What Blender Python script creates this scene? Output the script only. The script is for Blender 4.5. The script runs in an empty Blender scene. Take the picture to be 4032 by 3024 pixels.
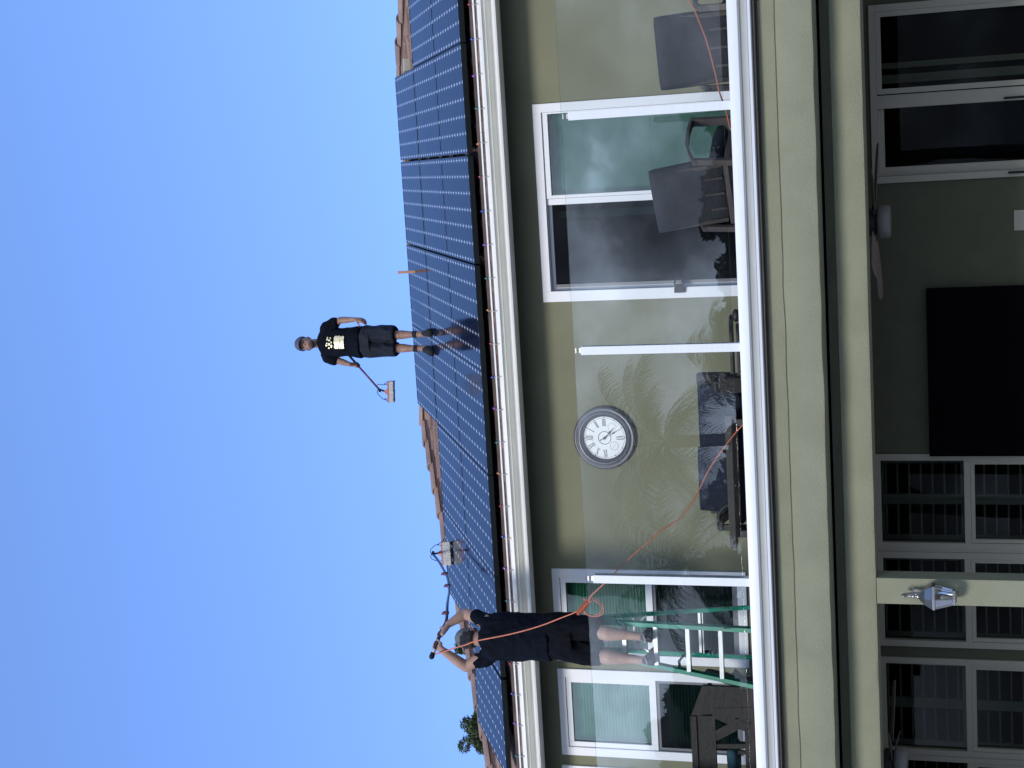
import bpy, bmesh, math, random
from mathutils import Vector, Matrix, noise
random.seed(7)
S = bpy.context.scene
COL = S.collection
R = math.radians

# ---------------------------------------------------------------- camera, sky, sun, exposure
cam_d = bpy.data.cameras.new('camera'); cam = bpy.data.objects.new('camera', cam_d); COL.objects.link(cam)
cr = Vector((0.98809694, 0.15300878, -0.01589833)); cu = Vector((0.06019674, -0.28947818, 0.95528987)); cf = Vector((-0.14156551, 0.94487602, 0.29524313))
m = Matrix.Identity(4)
for i in range(3):
    m[i][0] = -cu[i]; m[i][1] = cr[i]; m[i][2] = -cf[i]
m[0][3], m[1][3], m[2][3] = 0, 0, 1.6
cam.matrix_world = m
cam_d.sensor_fit = 'HORIZONTAL'; cam_d.sensor_width = 36; cam_d.lens = 54.54; cam_d.clip_start = 0.1; cam_d.clip_end = 2000
S.camera = cam

SUN = Vector((-0.34, -1.0, 0.58)).normalized()
EL = math.asin(SUN.z); ROT = math.atan2(SUN.x, SUN.y)
W = bpy.data.worlds.new('World'); S.world = W; W.use_nodes = True
nt = W.node_tree; nt.nodes.clear()
def N(nt, t, **k):
    n = nt.nodes.new(t)
    for a, b in k.items(): setattr(n, a, b)
    return n
def mathn(nt, op, a, b=None, c=None, clamp=False):
    n = N(nt, 'ShaderNodeMath', operation=op, use_clamp=clamp)
    for i, v in enumerate((a, b, c)):
        if v is None: continue
        if isinstance(v, (int, float)): n.inputs[i].default_value = v
        else: nt.links.new(v, n.inputs[i])
    return n.outputs[0]
def mixc(nt, f, a, b, blend='MIX'):
    n = N(nt, 'ShaderNodeMix', data_type='RGBA', blend_type=blend)
    for i, v in ((0, f), (6, a), (7, b)):
        if isinstance(v, (int, float)): n.inputs[i].default_value = v
        elif isinstance(v, tuple): n.inputs[i].default_value = v if len(v) == 4 else (*v, 1)
        else: nt.links.new(v, n.inputs[i])
    return n.outputs[2]
def ramp(nt, f, stops):
    n = N(nt, 'ShaderNodeValToRGB'); e = n.color_ramp.elements
    while len(e) < len(stops): e.new(0.5)
    for i, (p, c) in enumerate(stops):
        e[i].position = p; e[i].color = (c, c, c, 1) if isinstance(c, (int, float)) else (*c, 1)
    nt.links.new(f, n.inputs[0]); return n.outputs[0]
sky = N(nt, 'ShaderNodeTexSky', sky_type='NISHITA', sun_disc=False, sun_elevation=EL, sun_rotation=ROT, air_density=1.0, dust_density=0.0, ozone_density=3.2)
SKY_STR, SUN_STR, EXPO = 0.15, 1.5, 0.68
skyc = mixc(nt, 1.0, sky.outputs[0], (SKY_STR*0.90, SKY_STR*1.01, SKY_STR*1.24), 'MULTIPLY')
tc = N(nt, 'ShaderNodeTexCoord')
mp = N(nt, 'ShaderNodeMapping'); mp.inputs['Scale'].default_value = (1.0, 1.0, 1.3)
nt.links.new(tc.outputs['Generated'], mp.inputs[0])
nz = N(nt, 'ShaderNodeTexNoise'); nz.inputs['Scale'].default_value = 8.5; nz.inputs['Detail'].default_value = 7; nz.inputs['Roughness'].default_value = .55
nt.links.new(mp.outputs[0], nz.inputs[0])
cl = ramp(nt, nz.outputs[0], [(0.36, 0.14), (0.48, 0.30), (0.56, 0.60), (0.66, 1.0)])
sx = N(nt, 'ShaderNodeSeparateXYZ'); nt.links.new(tc.outputs['Generated'], sx.inputs[0])
back = ramp(nt, mathn(nt, 'MULTIPLY', sx.outputs[1], -1.0), [(0.10, 0.0), (0.45, 1.0)])   # the clouded half of the sky, behind the photographer
low = ramp(nt, sx.outputs[2], [(0.35, 1.0), (0.75, 0.0)])
cm = mathn(nt, 'MULTIPLY', back, low)
fin = mixc(nt, cm, skyc, mixc(nt, 1.0, mixc(nt, 1.0, cl, (1.65, 1.65, 1.65), 'MULTIPLY'), (0.74, 0.90, 0.94), 'MULTIPLY'))
fin = mixc(nt, 1.0, fin, ramp(nt, sx.outputs[2], [(0.25, (.78, .77, .97)), (0.62, (1.10, 1.06, 1.05))]), 'MULTIPLY')
bg = N(nt, 'ShaderNodeBackground'); nt.links.new(fin, bg.inputs[0]); bg.inputs[1].default_value = 1.0
out = N(nt, 'ShaderNodeOutputWorld'); nt.links.new(bg.outputs[0], out.inputs[0])

sl = bpy.data.lights.new('sun', 'SUN'); sl.energy = SUN_STR; sl.angle = R(13); sl.color = (1.0, 0.96, 0.91)
so = bpy.data.objects.new('sun', sl); COL.objects.link(so)
so.rotation_euler = SUN.to_track_quat('Z', 'Y').to_euler()
S.view_settings.view_transform = 'Standard'; S.view_settings.look = 'None'; S.view_settings.gamma = 1; S.view_settings.exposure = EXPO

# ---------------------------------------------------------------- materials
def mat(name, col, rough=.6, metal=0., bump=0., bscale=80., var=0., vscale=6., spec=.5, coat=0., detail=4, streak=None):
    m = bpy.data.materials.new(name); m.use_nodes = True; t = m.node_tree; b = t.nodes['Principled BSDF']
    b.inputs['Roughness'].default_value = rough; b.inputs['Metallic'].default_value = metal
    b.inputs['Specular IOR Level'].default_value = spec; b.inputs['Coat Weight'].default_value = coat
    co = N(t, 'ShaderNodeTexCoord').outputs['Object']
    if var:
        n = N(t, 'ShaderNodeTexNoise'); n.inputs['Scale'].default_value = vscale; n.inputs['Detail'].default_value = detail
        if streak:
            mp = N(t, 'ShaderNodeMapping'); mp.inputs['Scale'].default_value = streak; t.links.new(co, mp.inputs[0]); t.links.new(mp.outputs[0], n.inputs[0])
        else: t.links.new(co, n.inputs[0])
        f = ramp(t, n.outputs[0], [(.3, 0.), (.7, 1.)])
        c = mixc(t, f, tuple(x*(1-var) for x in col), tuple(min(1, x*(1+var)) for x in col))
        t.links.new(c, b.inputs['Base Color'])
    else:
        b.inputs['Base Color'].default_value = (*col, 1)
    if bump:
        n = N(t, 'ShaderNodeTexNoise'); n.inputs['Scale'].default_value = bscale; n.inputs['Detail'].default_value = 3
        t.links.new(co, n.inputs[0])
        bp = N(t, 'ShaderNodeBump'); bp.inputs['Strength'].default_value = min(1, bump); bp.inputs['Distance'].default_value = .01*max(1, bump)
        t.links.new(n.outputs[0], bp.inputs['Height']); t.links.new(bp.outputs[0], b.inputs['Normal'])
    return m
def glass(name, tint, refl=1.0, ior=1.5, wav=0.):
    m = bpy.data.materials.new(name); m.use_nodes = True; t = m.node_tree; t.nodes.clear()
    fr = N(t, 'ShaderNodeFresnel'); fr.inputs[0].default_value = ior
    f = mathn(t, 'MULTIPLY', fr.outputs[0], refl, clamp=True)
    tr = N(t, 'ShaderNodeBsdfTransparent'); tr.inputs[0].default_value = (*tint, 1)
    gl = N(t, 'ShaderNodeBsdfGlossy'); gl.inputs['Roughness'].default_value = 0.0
    if wav:
        n = N(t, 'ShaderNodeTexNoise'); n.inputs['Scale'].default_value = 1.6
        t.links.new(N(t, 'ShaderNodeTexCoord').outputs['Object'], n.inputs[0])
        bp = N(t, 'ShaderNodeBump'); bp.inputs['Strength'].default_value = wav; bp.inputs['Distance'].default_value = .01
        t.links.new(n.outputs[0], bp.inputs['Height']); t.links.new(bp.outputs[0], gl.inputs['Normal'])
    mx = N(t, 'ShaderNodeMixShader'); t.links.new(f, mx.inputs[0]); t.links.new(tr.outputs[0], mx.inputs[1]); t.links.new(gl.outputs[0], mx.inputs[2])
    o = N(t, 'ShaderNodeOutputMaterial'); t.links.new(mx.outputs[0], o.inputs[0])
    return m
M = {}
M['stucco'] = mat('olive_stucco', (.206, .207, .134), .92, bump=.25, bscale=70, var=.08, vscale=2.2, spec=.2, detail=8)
M['stucco_low'] = mat('sage_stucco', (.266, .272, .188), .92, bump=.7, bscale=130, var=.07, vscale=3, spec=.2, detail=8)
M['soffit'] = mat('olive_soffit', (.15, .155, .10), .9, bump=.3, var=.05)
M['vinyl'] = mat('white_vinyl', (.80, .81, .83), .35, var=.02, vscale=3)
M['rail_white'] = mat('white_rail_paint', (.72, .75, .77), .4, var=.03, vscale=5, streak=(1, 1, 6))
M['rail_grey'] = mat('shaded_white_trim', (.40, .41, .40), .5, var=.05, vscale=4, streak=(1, 1, 8))  # white trim, its colour greyed for the shade on the down-sloping cove
M['gutter'] = mat('white_gutter_enamel', (.80, .79, .73), .28, var=.05, vscale=6, streak=(.6, 3, 3))
M['brown'] = mat('brown_fascia', (.085, .055, .045), .7, var=.2, vscale=8)
M['tile'] = mat('concrete_roof_tile', (.31, .215, .18), .88, bump=1.2, bscale=40, var=.28, vscale=2.6, spec=.15, detail=8)
M['black'] = mat('black_anodised', (.005, .008, .009), .5, spec=.25)
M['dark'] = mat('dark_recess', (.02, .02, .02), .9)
M['alu'] = mat('bright_aluminium', (.72, .74, .76), .38, metal=.65, var=.08, vscale=20)
M['fibre'] = mat('green_fibreglass', (.006, .29, .185), .42, var=.15, vscale=9, bump=.15)
M['steel'] = mat('polished_steel', (.44, .42, .40), .34, metal=1.)
M['skin'] = mat('tanned_skin', (.42, .26, .195), .55, var=.10, vscale=14, spec=.35, bump=.1)
M['skin_b'] = mat('backlit_skin', (.31, .175, .125), .55, var=.22, vscale=18, spec=.35, bump=.1)  # skin tone lowered to imitate the backlight on the man
M['cotton'] = mat('black_cotton', (.0035, .0052, .0105), .9, bump=3.0, bscale=9, var=.3, vscale=5, spec=.12)
M['shorts_k'] = mat('black_shorts_cloth', (.0035, .004, .007), .9, bump=1.8, bscale=9, var=.25, vscale=4, spec=.15)
M['shorts_g'] = mat('charcoal_shorts_cloth', (.010, .014, .022), .8, bump=1.5, bscale=9, var=.3, vscale=4, spec=.25)
M['shoe'] = mat('dark_grey_shoe_mesh', (.062, .053, .055), .7, bump=.5, var=.2, vscale=30)
M['shoe_trim'] = mat('pale_shoe_trim', (.52, .50, .46), .5)
M['cap_g'] = mat('grey_cap_cloth', (.145, .150, .155), .85, bump=.5, var=.12, vscale=18)
M['cap_mesh'] = mat('black_cap_mesh', (.022, .023, .028), .85, bump=.8, bscale=200)
M['cap_b'] = mat('slate_cap_cloth', (.085, .090, .125), .8, bump=.4, var=.15, vscale=20)
M['hair'] = mat('dark_hair', (.018, .013, .011), .7, bump=1, bscale=150)
M['sock'] = mat('black_sock', (.012, .012, .015), .9)
M['pole_n'] = mat('carbon_pole', (.014, .020, .040), .3, coat=.4)
M['pole_r'] = mat('dark_red_pole', (.10, .016, .030), .35)
M['red'] = mat('red_brush_block', (.22, .008, .010), .4)
M['bristle'] = mat('worn_white_bristle', (.56, .55, .51), .85, bump=1.5, bscale=160, var=.22, vscale=22, streak=(5, 5, 1))
M['wirek'] = mat('black_hose_rubber', (.015, .016, .022), .4)
M['maroon'] = mat('maroon_clamp', (.16, .045, .050), .5, var=.3, vscale=30)
M['orange'] = mat('orange_hose', (.62, .17, .085), .45, var=.15, vscale=30)
M['navy'] = mat('navy_cushion_cloth', (.009, .014, .030), .85, bump=.6, bscale=25, var=.25, vscale=5)
M['greycush'] = mat('slate_cushion_cloth', (.040, .043, .054), .85, bump=.6, bscale=20, var=.12, vscale=5)
M['bluecush'] = mat('teal_blue_cushion', (.030, .085, .125), .85, bump=.3, var=.1)
M['darkmetal'] = mat('brown_patio_metal', (.095, .080, .078), .5, var=.15, vscale=9)
M['settee_metal'] = mat('black_brown_metal', (.030, .026, .027), .5, var=.15, vscale=9)
M['wicker'] = mat('dark_wicker', (.045, .038, .036), .7, bump=2, bscale=90, var=.4, vscale=60)
M['darkwood'] = mat('dark_stained_wood', (.018, .013, .013), .6, bump=.5, bscale=30, var=.3, vscale=5, streak=(1, 1, 9))
M['wood'] = mat('raw_timber', (.40, .20, .11), .7, var=.2, vscale=12)
M['clockrim'] = mat('pewter_clock_rim', (.095, .095, .11), .4, metal=.3, var=.12, vscale=9)
M['clockface'] = mat('white_dial', (.86, .87, .86), .5)
M['ink'] = mat('grey_ink', (.07, .075, .085), .6)
M['inkl'] = mat('pale_ink', (.42, .44, .46), .6)
M['blind'] = mat('white_cellular_blind', (.40, .52, .45), .9)
M['room'] = mat('dim_room_paint', (.07, .068, .072), .9, var=.2, vscale=1)
M['screen'] = mat('insect_screen_grey', (.20, .20, .21), .8)
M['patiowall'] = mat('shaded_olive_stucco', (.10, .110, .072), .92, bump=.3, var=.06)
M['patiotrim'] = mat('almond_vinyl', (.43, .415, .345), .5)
M['louvre'] = mat('painted_louvre', (.36, .37, .37), .6)
M['tv'] = mat('black_screen', (.002, .002, .003), .8, spec=.05)
M['fanwood'] = mat('weathered_fan_blade', (.22, .18, .175), .7, var=.15, vscale=8)
M['fandark'] = mat('dark_bronze_fan', (.025, .023, .024), .45)
M['opal'] = mat('opal_glass', (.24, .24, .235), .3)
M['deck'] = mat('pale_concrete', (.36, .345, .32), .9, bump=.4, var=.1, vscale=.7)
M['ceil'] = mat('patio_ceiling_paint', (.22, .22, .17), .9)
M['leafA'] = mat('palm_leaf', (.052, .075, .030), .6, var=.3, vscale=2)
M['leafB'] = mat('broadleaf', (.040, .060, .028), .6, var=.4, vscale=1.5)
M['leafC'] = mat('pine_needle', (.085, .12, .045), .7, var=.4, vscale=2.5)
M['bark'] = mat('brown_bark', (.13, .10, .075), .9, bump=1.5, bscale=9, var=.3)
M['railglass'] = glass('railing_glass', (.975, .99, .985), refl=1.5, ior=1.55, wav=.02)
M['winglass'] = glass('tinted_window_glass', (.68, .86, .82), refl=4.6, ior=1.55, wav=.05)
M['winglass_b'] = glass('green_window_glass', (.60, .80, .73), refl=1.9, ior=1.55, wav=.05)
M['winglass_d'] = glass('screened_window_glass', (.34, .40, .41), refl=.30, ior=1.5, wav=.05)
M['patioglass'] = glass('dark_patio_glass', (.60, .63, .60), refl=.20, ior=1.5, wav=.03)
M['lampglass'] = glass('clear_lamp_glass', (.90, .93, .92), refl=1.4, ior=1.5)
M['yellow'] = mat('faded_yellow_sticker', (.34, .32, .10), .6, var=.3, vscale=60)
M['navysticker'] = mat('dark_sticker', (.03, .035, .06), .5)
BC = {}
for k, c in dict(red=(.24, .008, .02), blue=(.025, .035, .24), purple=(.22, .045, .26), green=(.0, .10, .055), orange=(.40, .14, .03)).items():
    BC[k] = mat(k+'_bulb_glass', c, .18, spec=.8, coat=.6)

def panel_mat():
    m = bpy.data.materials.new('solar_cells'); m.use_nodes = True; t = m.node_tree; b = t.nodes['Principled BSDF']
    co = N(t, 'ShaderNodeTexCoord').outputs['Object']; s = N(t, 'ShaderNodeSeparateXYZ'); t.links.new(co, s.inputs[0])
    def cell(o, off, p):
        a = mathn(t, 'DIVIDE', mathn(t, 'SUBTRACT', o, off), p)
        fr = mathn(t, 'FRACT', a)
        return mathn(t, 'MULTIPLY', mathn(t, 'ABSOLUTE', mathn(t, 'SUBTRACT', mathn(t, 'FRACT', mathn(t, 'ADD', a, .5)), .5)), p), fr
    dx, fx = cell(s.outputs[0], .0285, .156); dy, fy = cell(s.outputs[1], .030, .157)
    dia = mathn(t, 'LESS_THAN', mathn(t, 'ADD', dx, dy), .0215)
    line = mathn(t, 'LESS_THAN', dx, .0030)
    bus = mathn(t, 'LESS_THAN', mathn(t, 'ABSOLUTE', mathn(t, 'SUBTRACT', mathn(t, 'FRACT', mathn(t, 'MULTIPLY', fy, 3.)), .5)), .06)
    n = N(t, 'ShaderNodeTexNoise'); n.inputs['Scale'].default_value = 3.; t.links.new(co, n.inputs[0])
    base = mixc(t, n.outputs[0], (.003, .006, .019), (.005, .009, .028))
    base = mixc(t, mathn(t, 'MULTIPLY', bus, .12), base, (.10, .13, .20))
    base = mixc(t, mathn(t, 'MULTIPLY', line, .40), base, (.42, .47, .55))
    base = mixc(t, dia, base, (.58, .63, .72))
    t.links.new(base, b.inputs['Base Color'])
    # thin film of dust on the glass
    n2 = N(t, 'ShaderNodeTexNoise'); n2.inputs['Scale'].default_value = 1.3; n2.inputs['Detail'].default_value = 6
    gm = N(t, 'ShaderNodeNewGeometry'); t.links.new(gm.outputs['Position'], n2.inputs[0])
    t.links.new(ramp(t, n2.outputs[0], [(.35, .05), (.75, .16)]), b.inputs['Roughness'])
    b.inputs['IOR'].default_value = 1.15
    return m
M['cells'] = panel_mat()

# ---------------------------------------------------------------- mesh helpers
def box(bm, x0, x1, y0, y1, z0, z1):
    v = [bm.verts.new(p) for p in ((x0,y0,z0),(x1,y0,z0),(x1,y1,z0),(x0,y1,z0),(x0,y0,z1),(x1,y0,z1),(x1,y1,z1),(x0,y1,z1))]
    for f in ((0,3,2,1),(4,5,6,7),(0,1,5,4),(1,2,6,5),(2,3,7,6),(3,0,4,7)): bm.faces.new([v[i] for i in f])
def obox(bm, c, ax, ay, az):
    c = Vector(c); ax = Vector(ax); ay = Vector(ay); az = Vector(az); v = []
    for k in (-1, 1):
        for i, j in ((-1,-1),(1,-1),(1,1),(-1,1)): v.append(bm.verts.new(c+i*ax+j*ay+k*az))
    for f in ((0,3,2,1),(4,5,6,7),(0,1,5,4),(1,2,6,5),(2,3,7,6),(3,0,4,7)): bm.faces.new([v[i] for i in f])
def bar(bm, a, b, w, d, up=(0,0,1)):
    """rectangular bar from a to b, w wide (across up), d deep (along up)"""
    a = Vector(a); b = Vector(b); t = (b-a).normalized(); s = t.cross(Vector(up)).normalized(); n = s.cross(t)
    obox(bm, (a+b)/2, s*w/2, n*d/2, (b-a)/2)
def loft(bm, rings, cap=True, closed=False):
    L = [[bm.verts.new(p) for p in r] for r in rings]; n = len(L[0])
    for a, b in zip(L, L[1:]):
        for i in range(n): bm.faces.new((a[i], a[(i+1) % n], b[(i+1) % n], b[i]))
    if cap:
        bm.faces.new(L[0][::-1]); bm.faces.new(L[-1])
def tube(bm, pts, r, seg=8, cap=True):
    pts = [Vector(p) for p in pts]; n = len(pts); rr = r if isinstance(r, (list, tuple)) else [r]*n
    t0 = (pts[1]-pts[0]).normalized(); u = t0.orthogonal().normalized(); rings = []
    for i, p in enumerate(pts):
        t = (pts[min(i+1, n-1)]-pts[max(i-1, 0)]).normalized()
        u = (u-t*u.dot(t)).normalized(); w = t.cross(u)
        rings.append([p+(u*math.cos(a)+w*math.sin(a))*rr[i] for a in (2*math.pi*k/seg for k in range(seg))])
    loft(bm, rings, cap)
def spline(pts, k=6):
    P = [Vector(p) for p in pts]; P = [2*P[0]-P[1]]+P+[2*P[-1]-P[-2]]; o = []
    for i in range(1, len(P)-2):
        for j in range(k):
            t = j/k; a, b, c, d = P[i-1], P[i], P[i+1], P[i+2]
            o.append(.5*((2*b)+(c-a)*t+(2*a-5*b+4*c-d)*t*t+(3*b-3*c+d-a)*t**3))
    o.append(P[-2]); return o
def ell(bm, c, r, rot=None, seg=16, rings=10):
    mt = Matrix.Translation(Vector(c)) @ ((rot or Matrix.Identity(3)).to_4x4()) @ Matrix.Diagonal((*((r, r, r) if isinstance(r, (int, float)) else r), 1))
    bmesh.ops.create_uvsphere(bm, u_segments=seg, v_segments=rings, radius=1, matrix=mt)
def caps(bm, a, b, ra, rb, seg=14):
    a = Vector(a); b = Vector(b); d = b-a; L = d.length; t = d/L; pts = []; rr = []
    for k in range(4): an = math.pi/2*(1-k/4)+.08; pts.append(a-t*ra*math.sin(min(an, math.pi/2)-.0)); rr.append(max(.0015, ra*math.cos(min(an, math.pi/2))))
    pts.append(a); rr.append(ra); pts.append(b); rr.append(rb)
    for k in range(1, 5): an = math.pi/2*k/4; pts.append(b+t*rb*math.sin(an)); rr.append(max(.0015, rb*math.cos(an)))
    pts2, r2 = [pts[0]], [rr[0]]
    for p, r in zip(pts[1:], rr[1:]):
        if (p-pts2[-1]).dot(t) > 1e-5: pts2.append(p); r2.append(r)
    tube(bm, pts2, r2, seg)
def limb(bm, pts, rr):
    for i in range(len(pts)-1): caps(bm, pts[i], pts[i+1], rr[i], rr[i+1])
def prof(bm, pts, x0, x1):
    """closed (y,z) profile extruded along x"""
    loft(bm, [[Vector((x0, y, z)) for y, z in pts], [Vector((x1, y, z)) for y, z in pts]])
def lathe(bm, prf, c, axis='y', seg=40, flip=1):
    """prf: list of (radius, height); axis of revolution through c"""
    c = Vector(c); A = {'x': Vector((1,0,0)), 'y': Vector((0,flip,0)), 'z': Vector((0,0,1))}[axis]
    u = A.orthogonal().normalized(); w = A.cross(u)
    rings = [[c+A*h+(u*math.cos(a)+w*math.sin(a))*max(r, .0002) for a in (2*math.pi*k/seg for k in range(seg))] for r, h in prf]
    loft(bm, rings)
LOC = {}
def finish(name, bm, m, parent=None, smooth=False, loc=(0,0,0), bevel=0):
    L = Vector(loc) if parent is None else LOC.get(parent.name, Vector((0,0,0)))
    if bevel:
        bmesh.ops.bevel(bm, geom=list(bm.edges), offset=bevel, segments=2, affect='EDGES', profile=.7, clamp_overlap=True)
    bmesh.ops.recalc_face_normals(bm, faces=list(bm.faces))
    if L.length: bmesh.ops.translate(bm, verts=list(bm.verts), vec=-L)
    me = bpy.data.meshes.new(name); bm.to_mesh(me); bm.free()
    if smooth is True:
        me.polygons.foreach_set('use_smooth', [True]*len(me.polygons))
    elif smooth:
        me.polygons.foreach_set('use_smooth', [True]*len(me.polygons)); me.set_sharp_from_angle(angle=R(smooth))
    o = bpy.data.objects.new(name, me); COL.objects.link(o)
    if isinstance(m, str): m = M[m]
    me.materials.append(m)
    if parent is None: o.location = L
    else: o.parent = parent; LOC[o.name] = L
    return o
def organic(name, bm, m, parent, voxel=.009, it=4, disp=0., dscale=.12):
    bmesh.ops.recalc_face_normals(bm, faces=list(bm.faces))
    me = bpy.data.meshes.new('tmp'); bm.to_mesh(me); bm.free()
    o = bpy.data.objects.new('tmp', me); COL.objects.link(o)
    r = o.modifiers.new('r', 'REMESH'); r.mode = 'VOXEL'; r.voxel_size = voxel; r.use_smooth_shade = True
    s = o.modifiers.new('s', 'SMOOTH'); s.factor = .5; s.iterations = it
    dg = bpy.context.evaluated_depsgraph_get(); me2 = bpy.data.meshes.new_from_object(o.evaluated_get(dg))
    bpy.data.objects.remove(o); bpy.data.meshes.remove(me)
    b2 = bmesh.new(); b2.from_mesh(me2); bpy.data.meshes.remove(me2)
    if disp:
        b2.normal_update()
        for v in b2.verts:
            p = v.co; q = Vector((p.x/dscale*1.1, p.y/dscale, p.z/dscale*.55))
            k = 1-abs(noise.noise(q))*2.2
            v.co = p+v.normal*disp*(k-.5)
    return finish(name, b2, m, parent, smooth=True)
def tag(o, label, cat, group=None, kind=None):
    if label: o['label'] = label
    if cat: o['category'] = cat
    if group: o['group'] = group
    if kind: o['kind'] = kind
    return o
def thing(name, label, cat, loc=(0,0,0), group=None):
    o = bpy.data.objects.new(name, None); COL.objects.link(o); o.location = loc; o.empty_display_size = .2
    LOC[o.name] = Vector(loc); return tag(o, label, cat, group)
def B(): return bmesh.new()
def boxes(name, m, parent, *bb, bevel=0, **k):
    bm = B()
    for b in bb: box(bm, *b)
    return finish(name, bm, m, parent, bevel=bevel, **k)
def copy_tree(o, parent=None):
    c = o.copy(); COL.objects.link(c)
    if parent: c.parent = parent
    for ch in list(o.children): copy_tree(ch, c)
    return c
def numeral(s): return ['first','second','third','fourth','fifth','sixth','seventh','eighth','ninth','tenth','eleventh','twelfth'][s]

# ---------------------------------------------------------------- setting
g = boxes('ground', 'deck', None, (-160, 160, -160, 160, -.2, 0.0)); g['kind'] = 'structure'

# ---------------------------------------------------------------- the house
XL, XR = -7.55, 5.6
FZ = 3.25           # balcony floor
YW = 14.12          # upper wall face
house = thing('house', 'two storey olive stucco house with tiled roof, balcony and shaded patio', 'house', (0, 13.5, 0))
# upper wall with openings: sliding door, two windows, third at the far left
bm = B()
op = [(-6.95, -5.95, 3.86, 5.71), (-5.82, -4.955, 3.86, 5.70), (-4.855, -3.945, 3.86, 5.70), (-1.325, .50, FZ+.02, 5.63)]
xs = [XL]+[v for o in op for v in o[:2]]+[XR]
for a, b in zip(xs[::2], xs[1::2]): box(bm, a, b, YW, YW+.15, FZ, 6.2)
for x0, x1, z0, z1 in op:
    if z0 > FZ+.1: box(bm, x0, x1, YW, YW+.15, FZ, z0)
    box(bm, x0, x1, YW, YW+.15, z1, 6.2)
finish('upper_wall', bm, 'stucco', house)
for b_ in ((XL, XL+.15, YW+.152, 22, 0, 6.2), (XR-.15, XR, YW+.152, 22, 0, 6.2)): boxes('side_wall', 'stucco', house, b_)
boxes('rear_wall', 'stucco', house, (XL+.151, XR-.151, 21.85, 22, 0, 6.2))
boxes('interior', 'room', house, (XL+.2, XR-.2, 17.2, 17.3, FZ, 6.1), (XL+.2, XR-.2, YW+.2, 17.19, FZ+.0, FZ+.05), (XL+.2, XR-.2, YW+.2, 17.19, 6.05, 6.1))
# soffit, fascia
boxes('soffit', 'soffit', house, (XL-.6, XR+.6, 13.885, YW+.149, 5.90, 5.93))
boxes('fascia', 'brown', house, (XL-.62, XR+.62, 13.855, 13.880, 5.87, 6.03))
# gutter
GX0, GX1 = XL-.62, XR+.62
gp = [(13.72, 6.046), (13.715, 6.030), (13.748, 6.024), (13.748, 6.010), (13.722, 6.004), (13.712, 5.985), (13.712, 5.962), (13.728, 5.952), (13.745, 5.947), (13.745, 5.942), (13.728, 5.932), (13.765, 5.926), (13.795, 5.912), (13.802, 5.892), (13.785, 5.874), (13.75, 5.862), (13.734, 5.848), (13.738, 5.834), (13.755, 5.828),
      (13.853, 5.828), (13.853, 6.046), (13.845, 6.046), (13.845, 5.838), (13.77, 5.838), (13.79, 5.89), (13.745, 5.94), (13.74, 6.0), (13.742, 6.04)]
boxes('eave_closure', mat('brown_tile_edge', (.105, .070, .058), .85, var=.35, vscale=5), house, (XL-.5, XR+.5, 13.785, 13.80, 6.00, 6.098))
bm = B(); prof(bm, gp[:20]+[(13.853, 5.99), (13.80, 5.99), (13.742, 6.036)], GX0, -5.905)
prof(bm, gp[:20]+[(13.853, 5.99), (13.80, 5.99), (13.742, 6.036)], -5.902, .28)
prof(bm, gp[:20]+[(13.853, 5.99), (13.80, 5.99), (13.742, 6.036)], .283, GX1)
gut = finish('gutter', bm, 'gutter', house, smooth=25)
for x in (-5.904, .2815, -2.55):
    bm = B()
    pp = [(y-.002, z) if y < 13.76 else (y, z) for y, z in gp[:20]]
    prof(bm, [(13.71, 5.99)]+[(y-.0025, z-.001) for y, z in gp[6:19]]+[(13.80, 5.826), (13.80, 5.99)], x-.008, x+.008)
    finish('joint', bm, 'gutter', gut)

# roof: slope 28.2 deg, local frame: s up the slope, n out of the slope
TH = .4917; cT, sT = math.cos(TH), math.sin(TH)
def RP(x, s, n=0.): return Vector((x, 13.80+s*cT-n*sT, 6.21+s*sT+n*cT))
NT = -.165
def hipL(d): return d-7.9
def hipR(d): return 5.95-d
bm = B(); EX = .355; rows = 15; per = .30
for r in range(rows):
    s0 = -.16+r*EX; s1 = min(s0+EX+.03, 5.28)
    if s0 > 5.2: break
    d0, d1 = s0*cT, s1*cT
    off = (r % 2)*.0
    xs = []; x = hipL(max(d0, -.2))-.02
    while x < hipR(max(d0, -.2)): xs.append(x); x += per/8
    prev = None
    for x in xs:
        ph = ((x+off)/per) % 1.0
        h = .014*math.sin(math.pi*min(1, ph/.30)) if ph < .30 else 0.0
        jit = .006*noise.noise(Vector((math.floor((x+off)/per)*3.3, r*2.1, 0)))
        xa = min(max(x, hipL(d0)), hipR(d0)); xb = min(max(x, hipL(d1)), hipR(d1))
        a = bm.verts.new(RP(xa, s0+jit, NT+h*1.0+.030)); b = bm.verts.new(RP(xb, s1+jit, NT+h*.9+.002)); c = bm.verts.new(RP(xa, s0+jit, NT+h*1.0-.002+.006))
        if prev:
            bm.faces.new((prev[0], a, b, prev[1])); bm.faces.new((prev[2], c, a, prev[0]))
        prev = (a, b, c)
roof = finish('roof', bm, 'tile', house, smooth=40)
# other faces of the roof (never seen from the yard) and the underlay
bm = B()
def quad(bm, *p): bm.faces.new([bm.verts.new(q) for q in p])
dR = 4.65; zr = RP(0, dR/cT, NT-.02).z; yr = RP(0, dR/cT, NT-.02).y; ye = RP(0, -.14, NT-.02).y; ze = RP(0, -.14, NT-.02).z; yb = 2*yr-ye
pl = Vector((hipL(-.12), ye, ze)); pr_ = Vector((hipR(-.12), ye, ze)); tl = Vector((hipL(dR), yr, zr)); tr = Vector((hipR(dR), yr, zr)); bl = Vector((pl.x, yb, ze)); br = Vector((pr_.x, yb, ze))
quad(bm, pl, pr_, tr, tl); quad(bm, bl, pl, tl); quad(bm, pr_, br, tr); quad(bm, br, bl, tl, tr)
finish('underlay', bm, 'tile', roof)
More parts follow.
